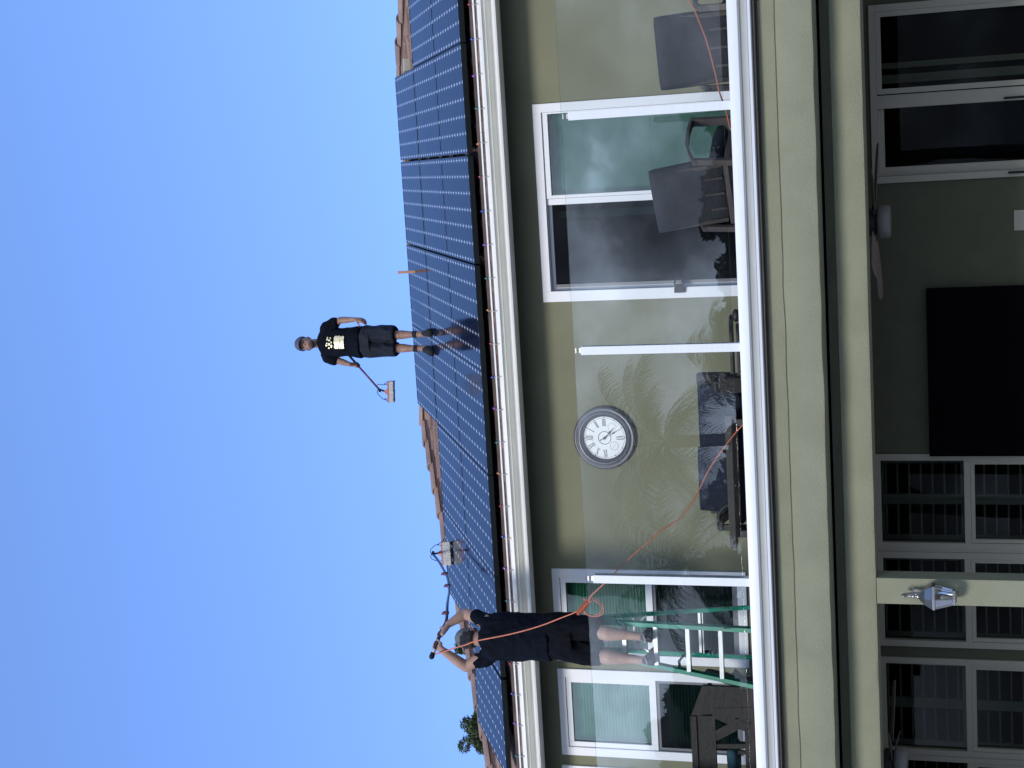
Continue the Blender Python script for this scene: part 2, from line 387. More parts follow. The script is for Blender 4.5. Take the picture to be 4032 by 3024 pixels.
# ridge and hip caps: overlapping half barrels
def cap_run(bm, a, b, rad=.10, ln=.38):
    a = Vector(a); b = Vector(b); t = (b-a).normalized(); L = (b-a).length; k = 0
    side = t.cross(Vector((0, 0, 1))).normalized(); up = side.cross(t)
    while k*ln < L:
        p0 = a+t*(k*ln-.03); p1 = a+t*min(L, (k+1)*ln+.02); r0, r1 = rad*1.14, rad*.92; A = []
        for p, rr, lift in ((p0, r0, .018), (p1, r1, 0.)):
            ring = [p+side*math.cos(q)*rr+up*(math.sin(q)*rr*.72+lift-.02) for q in (math.pi*i/8 for i in range(9))]
            ring += [p+side*math.cos(q)*(rr-.018)+up*(math.sin(q)*(rr*.72-.018)+lift-.02) for q in (math.pi*i/8 for i in range(8, -1, -1))]
            A.append(ring)
        loft(bm, A); k += 1
    bar(bm, a-up*.075, b-up*.075, .15, .14)
bm = B(); top = 4.65
cap_run(bm, RP(hipL(-.1), -.1/cT, NT+.045), RP(hipL(top), top/cT, NT+.045))
cap_run(bm, RP(hipR(-.1), -.1/cT, NT+.045), RP(hipR(top), top/cT, NT+.045))
cap_run(bm, RP(hipL(top), top/cT, NT+.035), RP(hipR(top), top/cT, NT+.035))
finish('ridge_cap', bm, 'tile', roof, smooth=50)

# windows and sliding door of the upper floor
def hung_window(x0, x1, z0, z1, zm, split=False, name='window'):
    """white vinyl frame with nail trim, fixed upper sash, lower sash with screen"""
    y = YW
    w = boxes(name, 'vinyl', house, (x0-.01, x0+.075, y-.022, y+.10, z0-.03, z1+.02), (x1-.075, x1+.01, y-.022, y+.10, z0-.03, z1+.02),
              (x0+.075, x1-.075, y-.022, y+.10, z1-.055, z1+.02), (x0+.075, x1-.075, y-.022, y+.10, z0-.03, z0+.055), bevel=.004)
    i0, i1, j0, j1 = x0+.078, x1-.078, z0+.058, z1-.058
    boxes('sash', 'vinyl', w, (i0, i0+.052, y-.008, y+.05, zm, j1), (i1-.052, i1, y-.008, y+.05, zm, j1), (i0+.052, i1-.052, y-.008, y+.05, j1-.052, j1), (i0+.052, i1-.052, y-.008, y+.05, zm, zm+.065), bevel=.003)
    boxes('screen_frame', 'screen' , w, (i0, i0+.03, y+.004, y+.03, j0, zm-.004), (i1-.03, i1, y+.004, y+.03, j0, zm-.004), (i0+.03, i1-.03, y+.004, y+.03, j0, j0+.05), (i0+.03, i1-.03, y+.004, y+.03, zm-.03, zm-.004))
    boxes('glass_pane', 'winglass_b', w, (i0+.052, i1-.052, y+.012, y+.018, zm+.065, j1-.052))
    boxes('screened_pane', 'winglass_d', w, (i0+.03, i1-.03, y+.018, y+.022, j0+.05, zm-.03))
    bm = B(); zz = z0+.04; rows = []; k = 0
    while zz < z1-.03: rows.append((zz, .085 if k % 2 else .104)); zz += .0155; k += 1
    A = [[bm.verts.new((x0+.085, y+d, q)), bm.verts.new((x1-.085, y+d, q))] for q, d in rows]
    for a, b in zip(A, A[1:]): bm.faces.new((a[0], a[1], b[1], b[0]))
    finish('cellular_blind', bm, 'blind', w)
    return w
w = hung_window(-4.855, -3.945, 3.86, 5.70, 4.735); w['label'] = 'white framed balcony window behind the ladder'
w = hung_window(-5.82, -4.955, 3.86, 5.70, 4.745); w['label'] = 'white framed balcony window left of the ladder'
w = hung_window(-6.95, -5.95, 3.86, 5.71, 4.745); w['label'] = 'white framed balcony window at the left edge'
# sliding door
y = YW
d = boxes('sliding_door', 'vinyl', house, (-1.335, -1.235, y-.022, y+.12, FZ, 5.645), (.435, .515, y-.022, y+.12, FZ, 5.645), (-1.235, .435, y-.022, y+.12, 5.565, 5.645), bevel=.004)
d['label'] = 'wide white sliding glass door on the balcony'
boxes('fixed_panel', 'vinyl', d, (-.365, -.335, y-.004, y+.045, FZ, 5.562), (.418, .433, y-.004, y+.045, FZ, 5.562), (-.335, .418, y-.004, y+.045, 5.51, 5.562), (-.335, .418, y-.004, y+.045, FZ, FZ+.1), bevel=.003)
boxes('sliding_panel', 'vinyl', d, (-1.232, -1.205, y+.055, y+.095, FZ, 5.562), (-.425, -.368, y+.01, y+.095, FZ, 5.562), (-1.205, -.425, y+.055, y+.095, 5.53, 5.562), bevel=.003)
boxes('screen_door', 'screen', d, (-1.203, -1.176, y+.03, y+.05, FZ, 5.53))
boxes('fixed_glass', 'winglass', d, (-.335, .418, y+.015, y+.021, FZ+.1, 5.51))
boxes('sliding_glass', 'winglass_d', d, (-1.205, -.425, y+.072, y+.078, FZ+.1, 5.53))
boxes('roller_blind', mat('grey_green_blind', (.62, .68, .65), .9), d, (-.40, .43, y+.13, y+.135, FZ+.1, 5.50))
boxes('inner_stile', 'blind', d, (-.56, -.49, y+.16, y+.18, FZ+.1, 5.50))
bm = B(); box(bm, -1.285, -1.24, y-.045, y-.022, 4.28, 4.38); box(bm, -1.262, -1.20, y-.07, y-.045, 4.29, 4.37)
tube(bm, spline([(-1.20, y-.05, 4.375), (-1.165, y-.06, 4.36), (-1.15, y-.06, 4.33), (-1.165, y-.06, 4.30), (-1.20, y-.05, 4.285)]), .008)
finish('handle', bm, 'black', d, bevel=0)

# balcony slab, stucco band, lower structure
boxes('balcony_slab', 'deck', house, (XL, XR, 12.50, YW+.148, 3.12, FZ))
bm = B()
NX = 240; prfl = [(12.47, 3.318), (12.452, 3.30), (12.450, 3.185), (12.452, 3.176), (12.462, 3.170), (12.449, 3.163), (12.445, 3.15), (12.442, 2.90), (12.447, 2.884), (12.462, 2.878), (12.735, 2.878), (12.735, 3.119), (12.505, 3.119), (12.505, 3.318)]
rings = []
for i in range(NX+1):
    x = XL+(XR-XL)*i/NX
    rings.append([Vector((x, y0+(.004*noise.noise(Vector((x*2.3, z0*9, 1))) if y0 < 12.5 else 0), z0+(.007*noise.noise(Vector((x*3.1, z0*5, 4))) if (3.14 < z0 < 3.2 or z0 < 2.91) and y0 < 12.5 else 0))) for y0, z0 in prfl])
loft(bm, rings); finish('stucco_band', bm, 'stucco_low', house, smooth=40)
# beam with pier
bm = B(); YB = 12.74
rings = []
for i in range(NX+1):
    x = XL+(XR-XL)*i/NX; n1 = .004*noise.noise(Vector((x*4, 0, 3)))
    rings.append([Vector((x, YB+.20, 2.876)), Vector((x, YB+.20, 2.80)), Vector((x, YB+.05, 2.792)), Vector((x, YB+.014+n1, 2.782)), Vector((x, YB+n1, 2.755)), Vector((x, YB+n1*.7, 2.56)), Vector((x, YB+.006+n1, 2.54+n1)), Vector((x, YB+.02, 2.533+n1)), Vector((x, YB+.24, 2.533)), Vector((x, YB+.24, 2.876))])  # unseen groove above the front face, shaped to deepen the shade there
loft(bm, rings); finish('patio_beam', bm, 'stucco_low', house, smooth=40)
for a_, b_ in ((-3.80, -3.58), (XL, XL+.4), (XR-.4, XR)): boxes('patio_pier', 'stucco_low', house, (a_, b_, YB+.004, YB+.234, 0, 2.534), bevel=.008)
boxes('patio_ceiling', 'ceil', house, (XL, XR, 12.985, 15.39, 2.80, 2.875))
boxes('patio_floor', 'deck', house, (XL, XR, 12.5, 15.39, .004, .25))
YP = 15.4
bm = B(); op = [(-7.4, -6.165, .9, 2.70), (-6.135, -5.135, .9, 2.70), (-5.00, -3.085, .9, 2.70), (-.42, 1.255, .25, 2.66)]
xs = [XL]+[v for o in op for v in o[:2]]+[XR]
op2 = sorted(op)
for a, b in zip(xs[::2], xs[1::2]): box(bm, a, b, YP, YP+.14, .0, 2.798)
for x0, x1, z0, z1 in op:
    if z0 > .3: box(bm, x0, x1, YP, YP+.14, 0, z0)
    box(bm, x0, x1, YP, YP+.14, z1, 2.798)
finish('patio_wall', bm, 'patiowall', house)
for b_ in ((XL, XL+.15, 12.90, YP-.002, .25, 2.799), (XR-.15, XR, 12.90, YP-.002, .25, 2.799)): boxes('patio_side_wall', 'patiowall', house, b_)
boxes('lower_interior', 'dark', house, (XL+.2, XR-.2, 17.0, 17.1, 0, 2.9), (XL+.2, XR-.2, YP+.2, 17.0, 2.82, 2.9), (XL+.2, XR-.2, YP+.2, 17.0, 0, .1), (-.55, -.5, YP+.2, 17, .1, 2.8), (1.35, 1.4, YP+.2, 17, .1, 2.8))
# patio windows with plantation shutters
def shutter_window(x0, x1, zc, nleaf, label):
    y = YP
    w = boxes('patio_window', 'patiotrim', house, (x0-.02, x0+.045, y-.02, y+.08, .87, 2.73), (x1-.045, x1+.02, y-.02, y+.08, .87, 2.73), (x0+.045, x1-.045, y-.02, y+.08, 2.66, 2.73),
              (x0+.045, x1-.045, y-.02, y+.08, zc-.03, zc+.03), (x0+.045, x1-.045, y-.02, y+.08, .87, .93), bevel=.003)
    w['label'] = label
    boxes('lower_sash', 'patiotrim', w, (x0+.047, x0+.085, y-.01, y+.03, .935, zc-.032), (x1-.085, x1-.047, y-.01, y+.03, .935, zc-.032), (x0+.085, x1-.085, y-.01, y+.03, zc-.07, zc-.032), bevel=.002)
    boxes('glass_pane', 'patioglass', w, (x0+.045, x1-.045, y+.035, y+.04, .93, zc-.03), (x0+.045, x1-.045, y+.035, y+.04, zc+.03, 2.66))
    ws = (x1-x0-.09)/nleaf
    for k in range(nleaf):
        a = x0+.045+ws*k; b = a+ws
        for za, zb in ((.94, zc-.035), (zc+.035, 2.655)):
            bm = B(); box(bm, a, a+.05, y+.10, y+.13, za, zb); box(bm, b-.05, b-.002, y+.10, y+.13, za, zb); box(bm, a+.05, b-.05, y+.10, y+.13, zb-.02, zb); box(bm, a+.05, b-.05, y+.10, y+.13, za, za+.03)
            s = finish('shutter', bm, 'louvre', w)
            bm = B(); z = za+.07
            while z < zb-.03:
                obox(bm, ((a+b)/2, y+.128, z), ((b-a)/2-.052, 0, 0), (0, .042, -.002), (0, 0, .0065)); z += .112
            finish('louvres', bm, 'louvre', s)
    return w
shutter_window(-4.00, -3.085, 1.84, 2, 'shuttered patio window right of the wall lantern')
shutter_window(-5.00, -4.07, 1.85, 2, 'shuttered patio window behind the pier and lantern')
shutter_window(-6.135, -5.155, 1.86, 2, 'shuttered patio window behind the left ceiling fan')
shutter_window(-7.40, -6.165, 1.86, 2, 'shuttered patio window at the far left')
boxes('window_mullion', 'patiotrim', house, (-4.07+.022, -4.00-.022, YP-.012, YP+.08, .87, 2.73))
# patio sliding door
y = YP
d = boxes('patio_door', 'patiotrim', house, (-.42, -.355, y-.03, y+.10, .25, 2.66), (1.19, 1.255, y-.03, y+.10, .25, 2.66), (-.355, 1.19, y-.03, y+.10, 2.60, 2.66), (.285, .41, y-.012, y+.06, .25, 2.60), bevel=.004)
d['label'] = 'double width sliding patio door in the shade'
boxes('screen_panel', 'patiotrim', d, (.42, .47, y-.028, y-.014, .25, 2.598), (1.14, 1.188, y-.028, y-.014, .25, 2.598), (.47, 1.14, y-.028, y-.014, 2.55, 2.598))
boxes('inner_panel', 'patiotrim', d, (-.353, -.27, y+.02, y+.06, .25, 2.598), (-.27, .283, y+.02, y+.06, 2.54, 2.598), (.52, .60, y+.062, y+.08, .25, 2.598), (.66, .715, y+.10, y+.11, .25, 2.598))
boxes('glass_pane', 'patioglass', d, (-.27, .283, y+.035, y+.041, .3, 2.54), (.412, 1.188, y+.035, y+.041, .3, 2.598))
boxes('handle', 'black', d, (.30, .32, y-.032, y-.014, 1.1, 1.45), bevel=.003); boxes('handle', 'black', d, (-.39, -.37, y-.06, y-.03, 1.1, 1.42), bevel=.003)
boxes('dining_glimpse', mat('dim_blue_fabric', (.02, .045, .10), .8, var=.5, vscale=3), d, (-.2, .5, 16.4, 16.5, .3, 1.9))

# ---------------------------------------------------------------- solar array
SL, SW, GAP = 1.628, 1.000, .006
sx_ = [2.12, 1.11, .086, -.931, -1.929, -2.937, -3.938, -4.967]      # right edge of every column
nrow = [2, 3, 3, 3, 3, 2, 2, 1]
rowname = ['lowest row', 'middle row', 'top row']
proto = None
Rm = Matrix.Rotation(TH, 4, 'X')
for ci, (xr, nr) in enumerate(zip(sx_, nrow)):
    for r in range(nr):
        s0 = r*SL+(0, .0005, .016)[r]; x0 = xr-SW-.008
        if proto is None:
            t = thing('solar_panel', '', 'solar panel', (0,0,0))
            bm = B(); fw = .007
            for b in ((0, SW, 0, fw, -.04, .0), (0, SW, SL-fw, SL, -.04, .0), (0, fw, fw, SL-fw, -.04, .0), (SW-fw, SW, fw, SL-fw, -.04, .0)): box(bm, *b)
            finish('frame', bm, mat('blue_black_frame', (.014, .019, .034), .4), t)
            bm = B(); box(bm, fw, SW-fw, fw, SL-fw, -.012, -.003); finish('cell_face', bm, 'cells', t)
            proto = o = t
        else: o = copy_tree(proto)
        o.rotation_euler = (TH, 0, 0)
        o.location = RP(x0, s0, 0)
        pos = 'rightmost column' if ci == 0 else ('leftmost column' if ci == 7 else '%s column from the right' % numeral(ci))
        tag(o, 'dark blue solar panel in the %s, %s' % (rowname[r], pos), 'solar panel', 'solar panels on the roof')
bm = B()
for xr, nr in zip(sx_, nrow):
    a = RP(xr-SW-.010, -.004, 0); 
    loft(bm, [[RP(x_, -.004, -.001), RP(x_, -.012, -.004), RP(x_, -.018, -.048), RP(x_, -.010, -.048)] for x_ in (xr-SW-.010, xr-.014)])
finish_o = finish('array_skirt', bm, 'black', None, loc=(0, 13.8, 6.1)); tag(finish_o, 'black trim strip along the lower edge of the solar panels', 'trim')
bm = B()
for s in (.35, 1.3, 2.0, 2.9): 
    bar(bm, RP(-4.0 if s > 1.5 else -6.0, s, -.065), RP(2.1, s, -.065), .04, .04)
for s in (3.6, 4.5): bar(bm, RP(-2.9, s, -.065), RP(1.1, s, -.065), .04, .04)
for x in (-5.6, -4.4, -3.2, -2, -.8, .4, 1.6):
    for s in (.35, 1.3): bar(bm, RP(x, s, -.21), RP(x, s, -.07), .03, .03, up=(1, 0, 0))
for x in (-3.2, -2, -.8, .4, 1.6):
    for s in (2.0, 2.9): bar(bm, RP(x, s, -.21), RP(x, s, -.07), .03, .03, up=(1, 0, 0))
for x in (-2, -.8, .4):
    for s in (3.6, 4.5): bar(bm, RP(x, s, -.21), RP(x, s, -.07), .03, .03, up=(1, 0, 0))
tag(finish('mounting_rails', bm, mat('dark_alloy', (.06, .065, .07), .5), None, loc=(0, 14, 6.2)), 'metal mounting rails seen in the gaps under the solar panels', 'rail')
bm = B(); box(bm, -.05, .05, 0, .04, 0, .07)
o = finish('junction_box', bm, 'patiotrim', None); o.location = RP(1.20, 4.10, -.09); o.rotation_euler = (TH, 0, 0); o.scale = (1.4, 3, 1)
tag(o, 'small white junction box on the tiles beside the top row panels', 'junction box')

# ---------------------------------------------------------------- festive light string clipped to the gutter
st = thing('string_lights', 'string of coloured bulbs clipped along the white gutter', 'string lights', (0, 13.72, 6.05))
cols = ['red', 'blue', 'purple', 'green', 'orange']
bm = B(); pts = []
xb = [1.43-.3105*i for i in range(-3, 27)]
rr = random.Random(3)
for i, x in enumerate(xb):
    pts.append(Vector((x, 13.752, 6.058)))
    if i < len(xb)-1: 
        pts.append(Vector((x-.10, 13.757+rr.uniform(0, .015), 6.050+rr.uniform(-.012, .006)))); pts.append(Vector((x-.21, 13.757+rr.uniform(0, .015), 6.047+rr.uniform(-.012, .008))))
tube(bm, spline(pts, 3), .0045, 6); finish('cable', bm, mat('brown_wire', (.20, .15, .13), .6), st)
for i, x in enumerate(xb):
    c = cols[(i-3) % 5]; tl_ = rr.uniform(-.35, .35); ty = rr.uniform(-.25, .2)
    bm = B(); tt = Vector((math.sin(tl_), ty, math.cos(tl_))).normalized(); p = Vector((x, 13.742, 6.040))
    prf = [(.008, .018), (.0125, .025), (.015, .034), (.013, .044), (.008, .053), (.002, .060)]
    u = tt.orthogonal().normalized(); w_ = tt.cross(u)
    loft(bm, [[p+tt*h+(u*math.cos(a)+w_*math.sin(a))*r_ for a in (2*math.pi*k/10 for k in range(10))] for r_, h in prf])
    b_ = finish('bulb', bm, BC[c], st, smooth=True); b_['label'] = c+' bulb'
    bm = B(); caps(bm, p, p+tt*.02, .008, .0085, 8); bar(bm, (x, 13.722, 6.055), (x, 13.722, 6.022), .012, .004, up=(0, 1, 0)); bar(bm, (x, 13.708, 6.03), (x, 13.708, 5.985), .006, .004, up=(0, 1, 0)); box(bm, x-.004, x+.004, 13.706, 13.745, 6.046, 6.052)
    finish('socket', bm, mat('clip_plastic', (.33, .33, .34), .5) if i == 0 else bpy.data.materials['clip_plastic'], b_)

# ---------------------------------------------------------------- balcony railing of glass
YG = 12.40
rl = thing('glass_railing', 'frameless glass balcony railing with short white posts and white base', 'railing', (0, YG, 3.3))
pts = [(2.30, 2.37), (.3385, .07), (-1.586, .07), (-3.5385, .07), (-5.49, .07)]
px_ = [2.27, .338, -1.586, -3.538, -5.488, -7.44]
for a, b in zip(px_[1:], px_[:-1]):
    boxes('glass_pane', 'railglass', rl, (a+.006, b-.006, YG-.005, YG+.005, 3.587, 4.918), bevel=.0015)
for x in px_:
    p = boxes('post', 'rail_white', rl, (x-.0345, x+.0345, YG-.030, YG-.009, 3.528, 4.852), bevel=.003)
    boxes('clamp_bar', 'rail_white', p, (x-.0345, x+.0345, YG+.009, YG+.052, 3.528, 4.845), (x-.004, x+.004, YG-.0085, YG+.0085, 3.53, 4.84), bevel=.0)
    boxes('clip', 'steel', p, (x-.020, x+.020, YG-.0085, YG-.0055, 4.856, 4.872), (x-.020, x+.020, YG-.0085, YG-.0055, 4.895, 4.905))
bm = B(); prof(bm, [(YG-.045, 3.527), (YG-.060, 3.524), (YG-.062, 3.520), (YG-.060, 3.446), (YG-.055, 3.440), (YG+.06, 3.440), (YG+.06, 3.527)], XL, XR)
base = finish('base_rail', bm, 'rail_white', rl, smooth=30)
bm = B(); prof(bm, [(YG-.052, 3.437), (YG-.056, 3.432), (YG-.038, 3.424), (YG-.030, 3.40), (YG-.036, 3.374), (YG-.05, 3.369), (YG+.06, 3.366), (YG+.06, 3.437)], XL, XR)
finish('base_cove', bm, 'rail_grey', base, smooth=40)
bm = B(); prof(bm, [(YG-.056, 3.366), (YG-.064, 3.360), (YG-.062, 3.344), (YG-.052, 3.340), (YG+.04, 3.336), (YG+.06, 3.366)], XL, XR)
finish('drip_lip', bm, 'rail_white', base, smooth=40)
boxes('base_shim', 'darkmetal', base, (XL, XR, YG-.025, YG+.09, 3.319, 3.334))

# ---------------------------------------------------------------- wall clock
cc = Vector((-2.645, YW-.002, 5.118))
ck = thing('wall_clock', 'round pewter wall clock with white roman numeral dial', 'clock', cc)
bm = B(); lathe(bm, [(.296, 0), (.304, .010), (.303, .026), (.292, .040), (.278, .044), (.268, .038), (.262, .040), (.252, .050), (.238, .050), (.228, .036), (.222, .034), (.218, .040), (.210, .036), (.206, .022), (.206, .012), (.2, .004)], cc, 'y', 72, -1)
finish('rim', bm, 'clockrim', ck, smooth=50)
yF = cc.y-.016
bm = B(); lathe(bm, [(.0005, 0), (.209, 0), (.209, .006), (.0005, .006)], (cc.x, yF+.006, cc.z), 'y', 64, -1)
dial = finish('dial', bm, 'clockface', ck)
def ring(bm, c, r0, r1, y, seg=48, d=.001):
    a = [Vector((c[0]+r*math.sin(q), y, c[1]+r*math.cos(q))) for r in (r0, r1) for q in (2*math.pi*k/seg for k in range(seg))]
    v = [bm.verts.new(p) for p in a]
    for k in range(seg): bm.faces.new((v[k], v[(k+1) % seg], v[seg+(k+1) % seg], v[seg+k]))
def stroke(bm, p, q, w, y):
    p = Vector((p[0], p[1])); q = Vector((q[0], q[1])); t = (q-p).normalized(); n = Vector((-t.y, t.x))*w/2
    quad(bm, *[Vector((v.x, y, v.y)) for v in (p+n, q+n, q-n, p-n)])
bm = B(); yN = yF-.0015; c2 = (cc.x, cc.z)
ring(bm, c2, .0585, .064, yN); ring(bm, c2, .1905, .1925, yN, 64)
G = {1: 'I', 2: 'II', 3: 'III', 6: 'VI', 9: 'IX', 10: 'X', 11: 'XI', 12: 'XII'}
for h in range(1, 13):
    a = 2*math.pi*h/12; e = Vector((math.sin(a), math.cos(a))); f_ = Vector((math.cos(a), -math.sin(a))); P = lambda u, v: (c2[0]+e.x*v+f_.x*u, c2[1]+e.y*v+f_.y*u)
    ring(bm, P(0, .196), 0.0001, .0055, yN, 10)
    if h in G:
        wd = {'I': .012, 'V': .028, 'X': .026}; s = G[h]; tot = sum(wd[q] for q in s); u = -tot/2
        for q in s:
            w = wd[q]; a0, a1, v0, v1 = u+.002, u+w-.002, .117, .180
            if q == 'I': stroke(bm, P((a0+a1)/2, v0), P((a0+a1)/2, v1), .0062, yN)
            if q == 'V': stroke(bm, P(a0+.002, v1), P((a0+a1)/2, v0), .0062, yN-.0002); stroke(bm, P(a1-.002, v1), P((a0+a1)/2, v0), .0028, yN)
            if q == 'X': stroke(bm, P(a0, v1), P(a1, v0), .0062, yN-.0002); stroke(bm, P(a1, v1), P(a0, v0), .0028, yN)
            u += w
        stroke(bm, P(-tot/2, .1165), P(tot/2, .1165), .0018, yN-.0004); stroke(bm, P(-tot/2, .1805), P(tot/2, .1805), .0018, yN-.0004)
finish('numerals', bm, 'ink', dial)
bm = B(); sc = (cc.x-.078, cc.z-.090); ring(bm, sc, .040, .0425, yN)
for k in range(14):
    a = 2*math.pi*k/14; stroke(bm, (sc[0]+.031*math.sin(a), sc[1]+.031*math.cos(a)), (sc[0]+.038*math.sin(a), sc[1]+.038*math.cos(a)), .0025, yN)
stroke(bm, (sc[0]-.022, sc[1]+.014), (sc[0]+.02, sc[1]-.013), .003, yN)
ring(bm, (cc.x+.10, cc.z-.075), .036, .038, yN)
for k in range(9):
    a = .4+k*.33; stroke(bm, (cc.x+.10+.042*math.sin(a), cc.z-.075+.042*math.cos(a)), (cc.x+.10+.05*math.sin(a), cc.z-.075+.05*math.cos(a)), .004, yN)
finish('subdial', bm, 'inkl', dial)
def hand(ang, L, tail, w, y):
    bm = B(); e = Vector((math.sin(ang), math.cos(ang))); f_ = Vector((e.y, -e.x)); P = lambda u, v: Vector((cc.x+e.x*v+f_.x*u, y, cc.z+e.y*v+f_.y*u))
    for prf in ([(-tail, w*.7), (-tail*.8, w*.9), (-tail*.5, w*.25), (0, w*.5), (L*.40, w*.35), (L*.5, w*1.0), (L*.56, w*1.15), (L*.66, w*.45), (L, .0015)],):
        for (v0, w0), (v1, w1) in zip(prf, prf[1:]):
            a = [P(-w0, v0), P(w0, v0), P(w1, v1), P(-w1, v1)]; b = [q+Vector((0, -.002, 0)) for q in a]; loft(bm, [a, b])
    return bm
finish('hour_hand', hand(R(135), .137, .02, .0105, yF-.004), 'ink', dial)
bm = hand(R(152), .187, .05, .0060, yF-.008); lathe(bm, [(.013, 0), (.013, .004), (.004, .008)], (cc.x, yF-.008, cc.z), 'y', 16, -1)
finish('minute_hand', bm, 'ink', dial)

# ---------------------------------------------------------------- carriage lantern on the pier
L0 = Vector((-3.69, YB, 2.08)); yc = YB-.115; xc = -3.694
la = thing('wall_lantern', 'steel and glass carriage lantern on the patio pier', 'wall lantern', L0)
def hexr(r, z, n=6, ph=0): return [Vector((xc+r*math.sin(2*math.pi*k/n+ph), yc-r*math.cos(2*math.pi*k/n+ph), z)) for k in range(n)]
bm = B(); loft(bm, [hexr(.108, 2.092), hexr(.112, 2.086), hexr(.112, 2.066), hexr(.104, 2.060)]); loft(bm, [hexr(.104, 2.094), hexr(.072, 2.145), hexr(.034, 2.185), hexr(.018, 2.192)])
crown = finish('roof_cap', bm, 'steel', la)
bm = B(); lathe(bm, [(.020, 0), (.024, .012), (.012, .022), (.008, .030), (.018, .040), (.019, .050), (.009, .060), (.006, .068), (.011, .075), (.007, .084), (.002, .09)], (xc, yc, 2.190), 'z', 20)
finish('finial', bm, 'steel', crown, smooth=True)
bm = B()
for k in range(6): a = hexr(.100, 2.060)[k]; b = hexr(.064, 1.925)[k]; bar(bm, a, b, .008, .008, up=(0, 1, 0))
finish('cage', bm, 'steel', la)
bm = B(); A = hexr(.096, 2.060); C_ = hexr(.061, 1.925)
for k in range(6): quad(bm, A[k], A[(k+1) % 6], C_[(k+1) % 6], C_[k])
finish('glass', bm, 'lampglass', la)
bm = B(); loft(bm, [hexr(.066, 1.928), hexr(.070, 1.922), hexr(.070, 1.908), hexr(.050, 1.902), hexr(.040, 1.895)]); finish('base_ring', bm, 'steel', la)
bm = B(); lathe(bm, [(.012, 1.91), (.013, 1.975), (.015, 1.98), (.024, 2.0), (.024, 2.015), (.012, 2.035), (.002, 2.04)], (xc, yc, 0), 'z', 16); finish('bulb', bm, 'opal', la, smooth=True)
bm = B(); tube(bm, spline([(xc, YB-.02, 2.16), (xc, YB-.035, 2.25), (xc, YB-.07, 2.315), (xc, yc-.01, 2.32), (xc, yc, 2.285), (xc, yc, 2.26)]), .009, 10)
box(bm, xc-.035, xc+.035, YB-.022, YB+.002, 2.02, 2.24)
finish('wall_bracket', bm, 'steel', la, smooth=40)

# ---------------------------------------------------------------- patio: ceiling fans, screen on the wall, switch plate
def fan(c, ang, label):
    c = Vector(c); t = thing('ceiling_fan', label, 'ceiling fan', (c.x, c.y, 2.80), 'ceiling fans under the patio ceiling')
    bm = B(); lathe(bm, [(.07, .28), (.075, .24), (.03, .22), (.018, .20), (.018, .12), (.10, .11), (.125, .09), (.125, .03), (.10, .012), (.09, 0)], c, 'z', 32); finish('motor', bm, 'fandark', t, smooth=40)
    bm = B(); lathe(bm, [(.11, .012), (.135, .0), (.15, -.02), (.148, -.09), (.135, -.105), (.001, -.115)], c, 'z', 32); finish('light_bowl', bm, 'opal', t, smooth=40)
    for k in range(5):
        a = R(ang)+2*math.pi*k/5; e = Vector((math.cos(a), math.sin(a), 0)); f_ = Vector((-e.y, e.x, 0)); n = Vector((0, 0, 1)); tw = f_*math.cos(R(14))+n*math.sin(R(14))
        bm = B(); A = []
        for d, w, dz in ((.19, .045, 0), (.30, .060, -.004), (.50, .068, -.012), (.68, .066, -.02), (.73, .052, -.024), (.745, .02, -.025)):
            p = c+e*d+n*(.03+dz); A.append([p-tw*w-n*.003, p+tw*w-n*.003, p+tw*w+n*.003, p-tw*w+n*.003])
        loft(bm, A); b_ = finish('blade', bm, 'fanwood', t)
        bm = B(); bar(bm, c+e*.10+n*.035, c+e*.24+n*.038, .05, .008); finish('blade_iron', bm, 'fandark', b_)
    return t
fan((-.735, 14.4, 2.55), 20, 'dark ceiling fan with white light bowl in front of the patio door')
fan((-5.68, 14.0, 2.50), 20, 'ceiling fan at the left in front of shuttered windows')
boxes('television', 'tv', None, (-3.075, -1.44, YP-.09, YP-.02, .95, 2.185), bevel=.006); o = bpy.data.objects['television']; tag(o, 'large black screen on the shaded patio wall', 'television')
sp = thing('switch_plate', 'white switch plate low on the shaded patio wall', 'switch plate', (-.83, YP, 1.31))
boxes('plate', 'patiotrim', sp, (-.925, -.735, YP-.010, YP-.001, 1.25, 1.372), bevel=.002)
for x in (-.88, -.83, -.78): boxes('toggle', 'patiotrim', sp, (x-.012, x+.012, YP-.020, YP-.0102, 1.285, 1.335))

# ---------------------------------------------------------------- balcony furniture
def cushion(bm, c, ax, ay, az, puff=.25, n=16):
    """pillowy slab: ax, ay half extents in the face plane, az half thickness"""
    c, ax, ay, az = map(Vector, (c, ax, ay, az)); top = []; bot = []
    for i in range(n+1):
        rt, rb = [], []
        for j in range(n+1):
            u, v = 2*i/n-1, 2*j/n-1; e = (1-abs(u)**14)*(1-abs(v)**14); rn = 1-.02*abs(u*v)**8
            p = c+ax*u*rn+ay*v*rn; h = az*(.45+.55*e)+az*.05*noise.noise(c+Vector((u*2, v*2, 0)))
            rt.append(bm.verts.new(p+h)); rb.append(bm.verts.new(p-h))
        top.append(rt); bot.append(rb)
    for i in range(n):
        for j in range(n):
            bm.faces.new((top[i][j], top[i+1][j], top[i+1][j+1], top[i][j+1])); bm.faces.new((bot[i][j], bot[i][j+1], bot[i+1][j+1], bot[i+1][j]))
    for k in range(n):
        for a, b in (((k, 0), (k+1, 0)), ((n, k), (n, k+1)), ((k+1, n), (k, n)), ((0, k+1), (0, k))):
            bm.faces.new((top[a[0]][a[1]], bot[a[0]][a[1]], bot[b[0]][b[1]], top[b[0]][b[1]]))
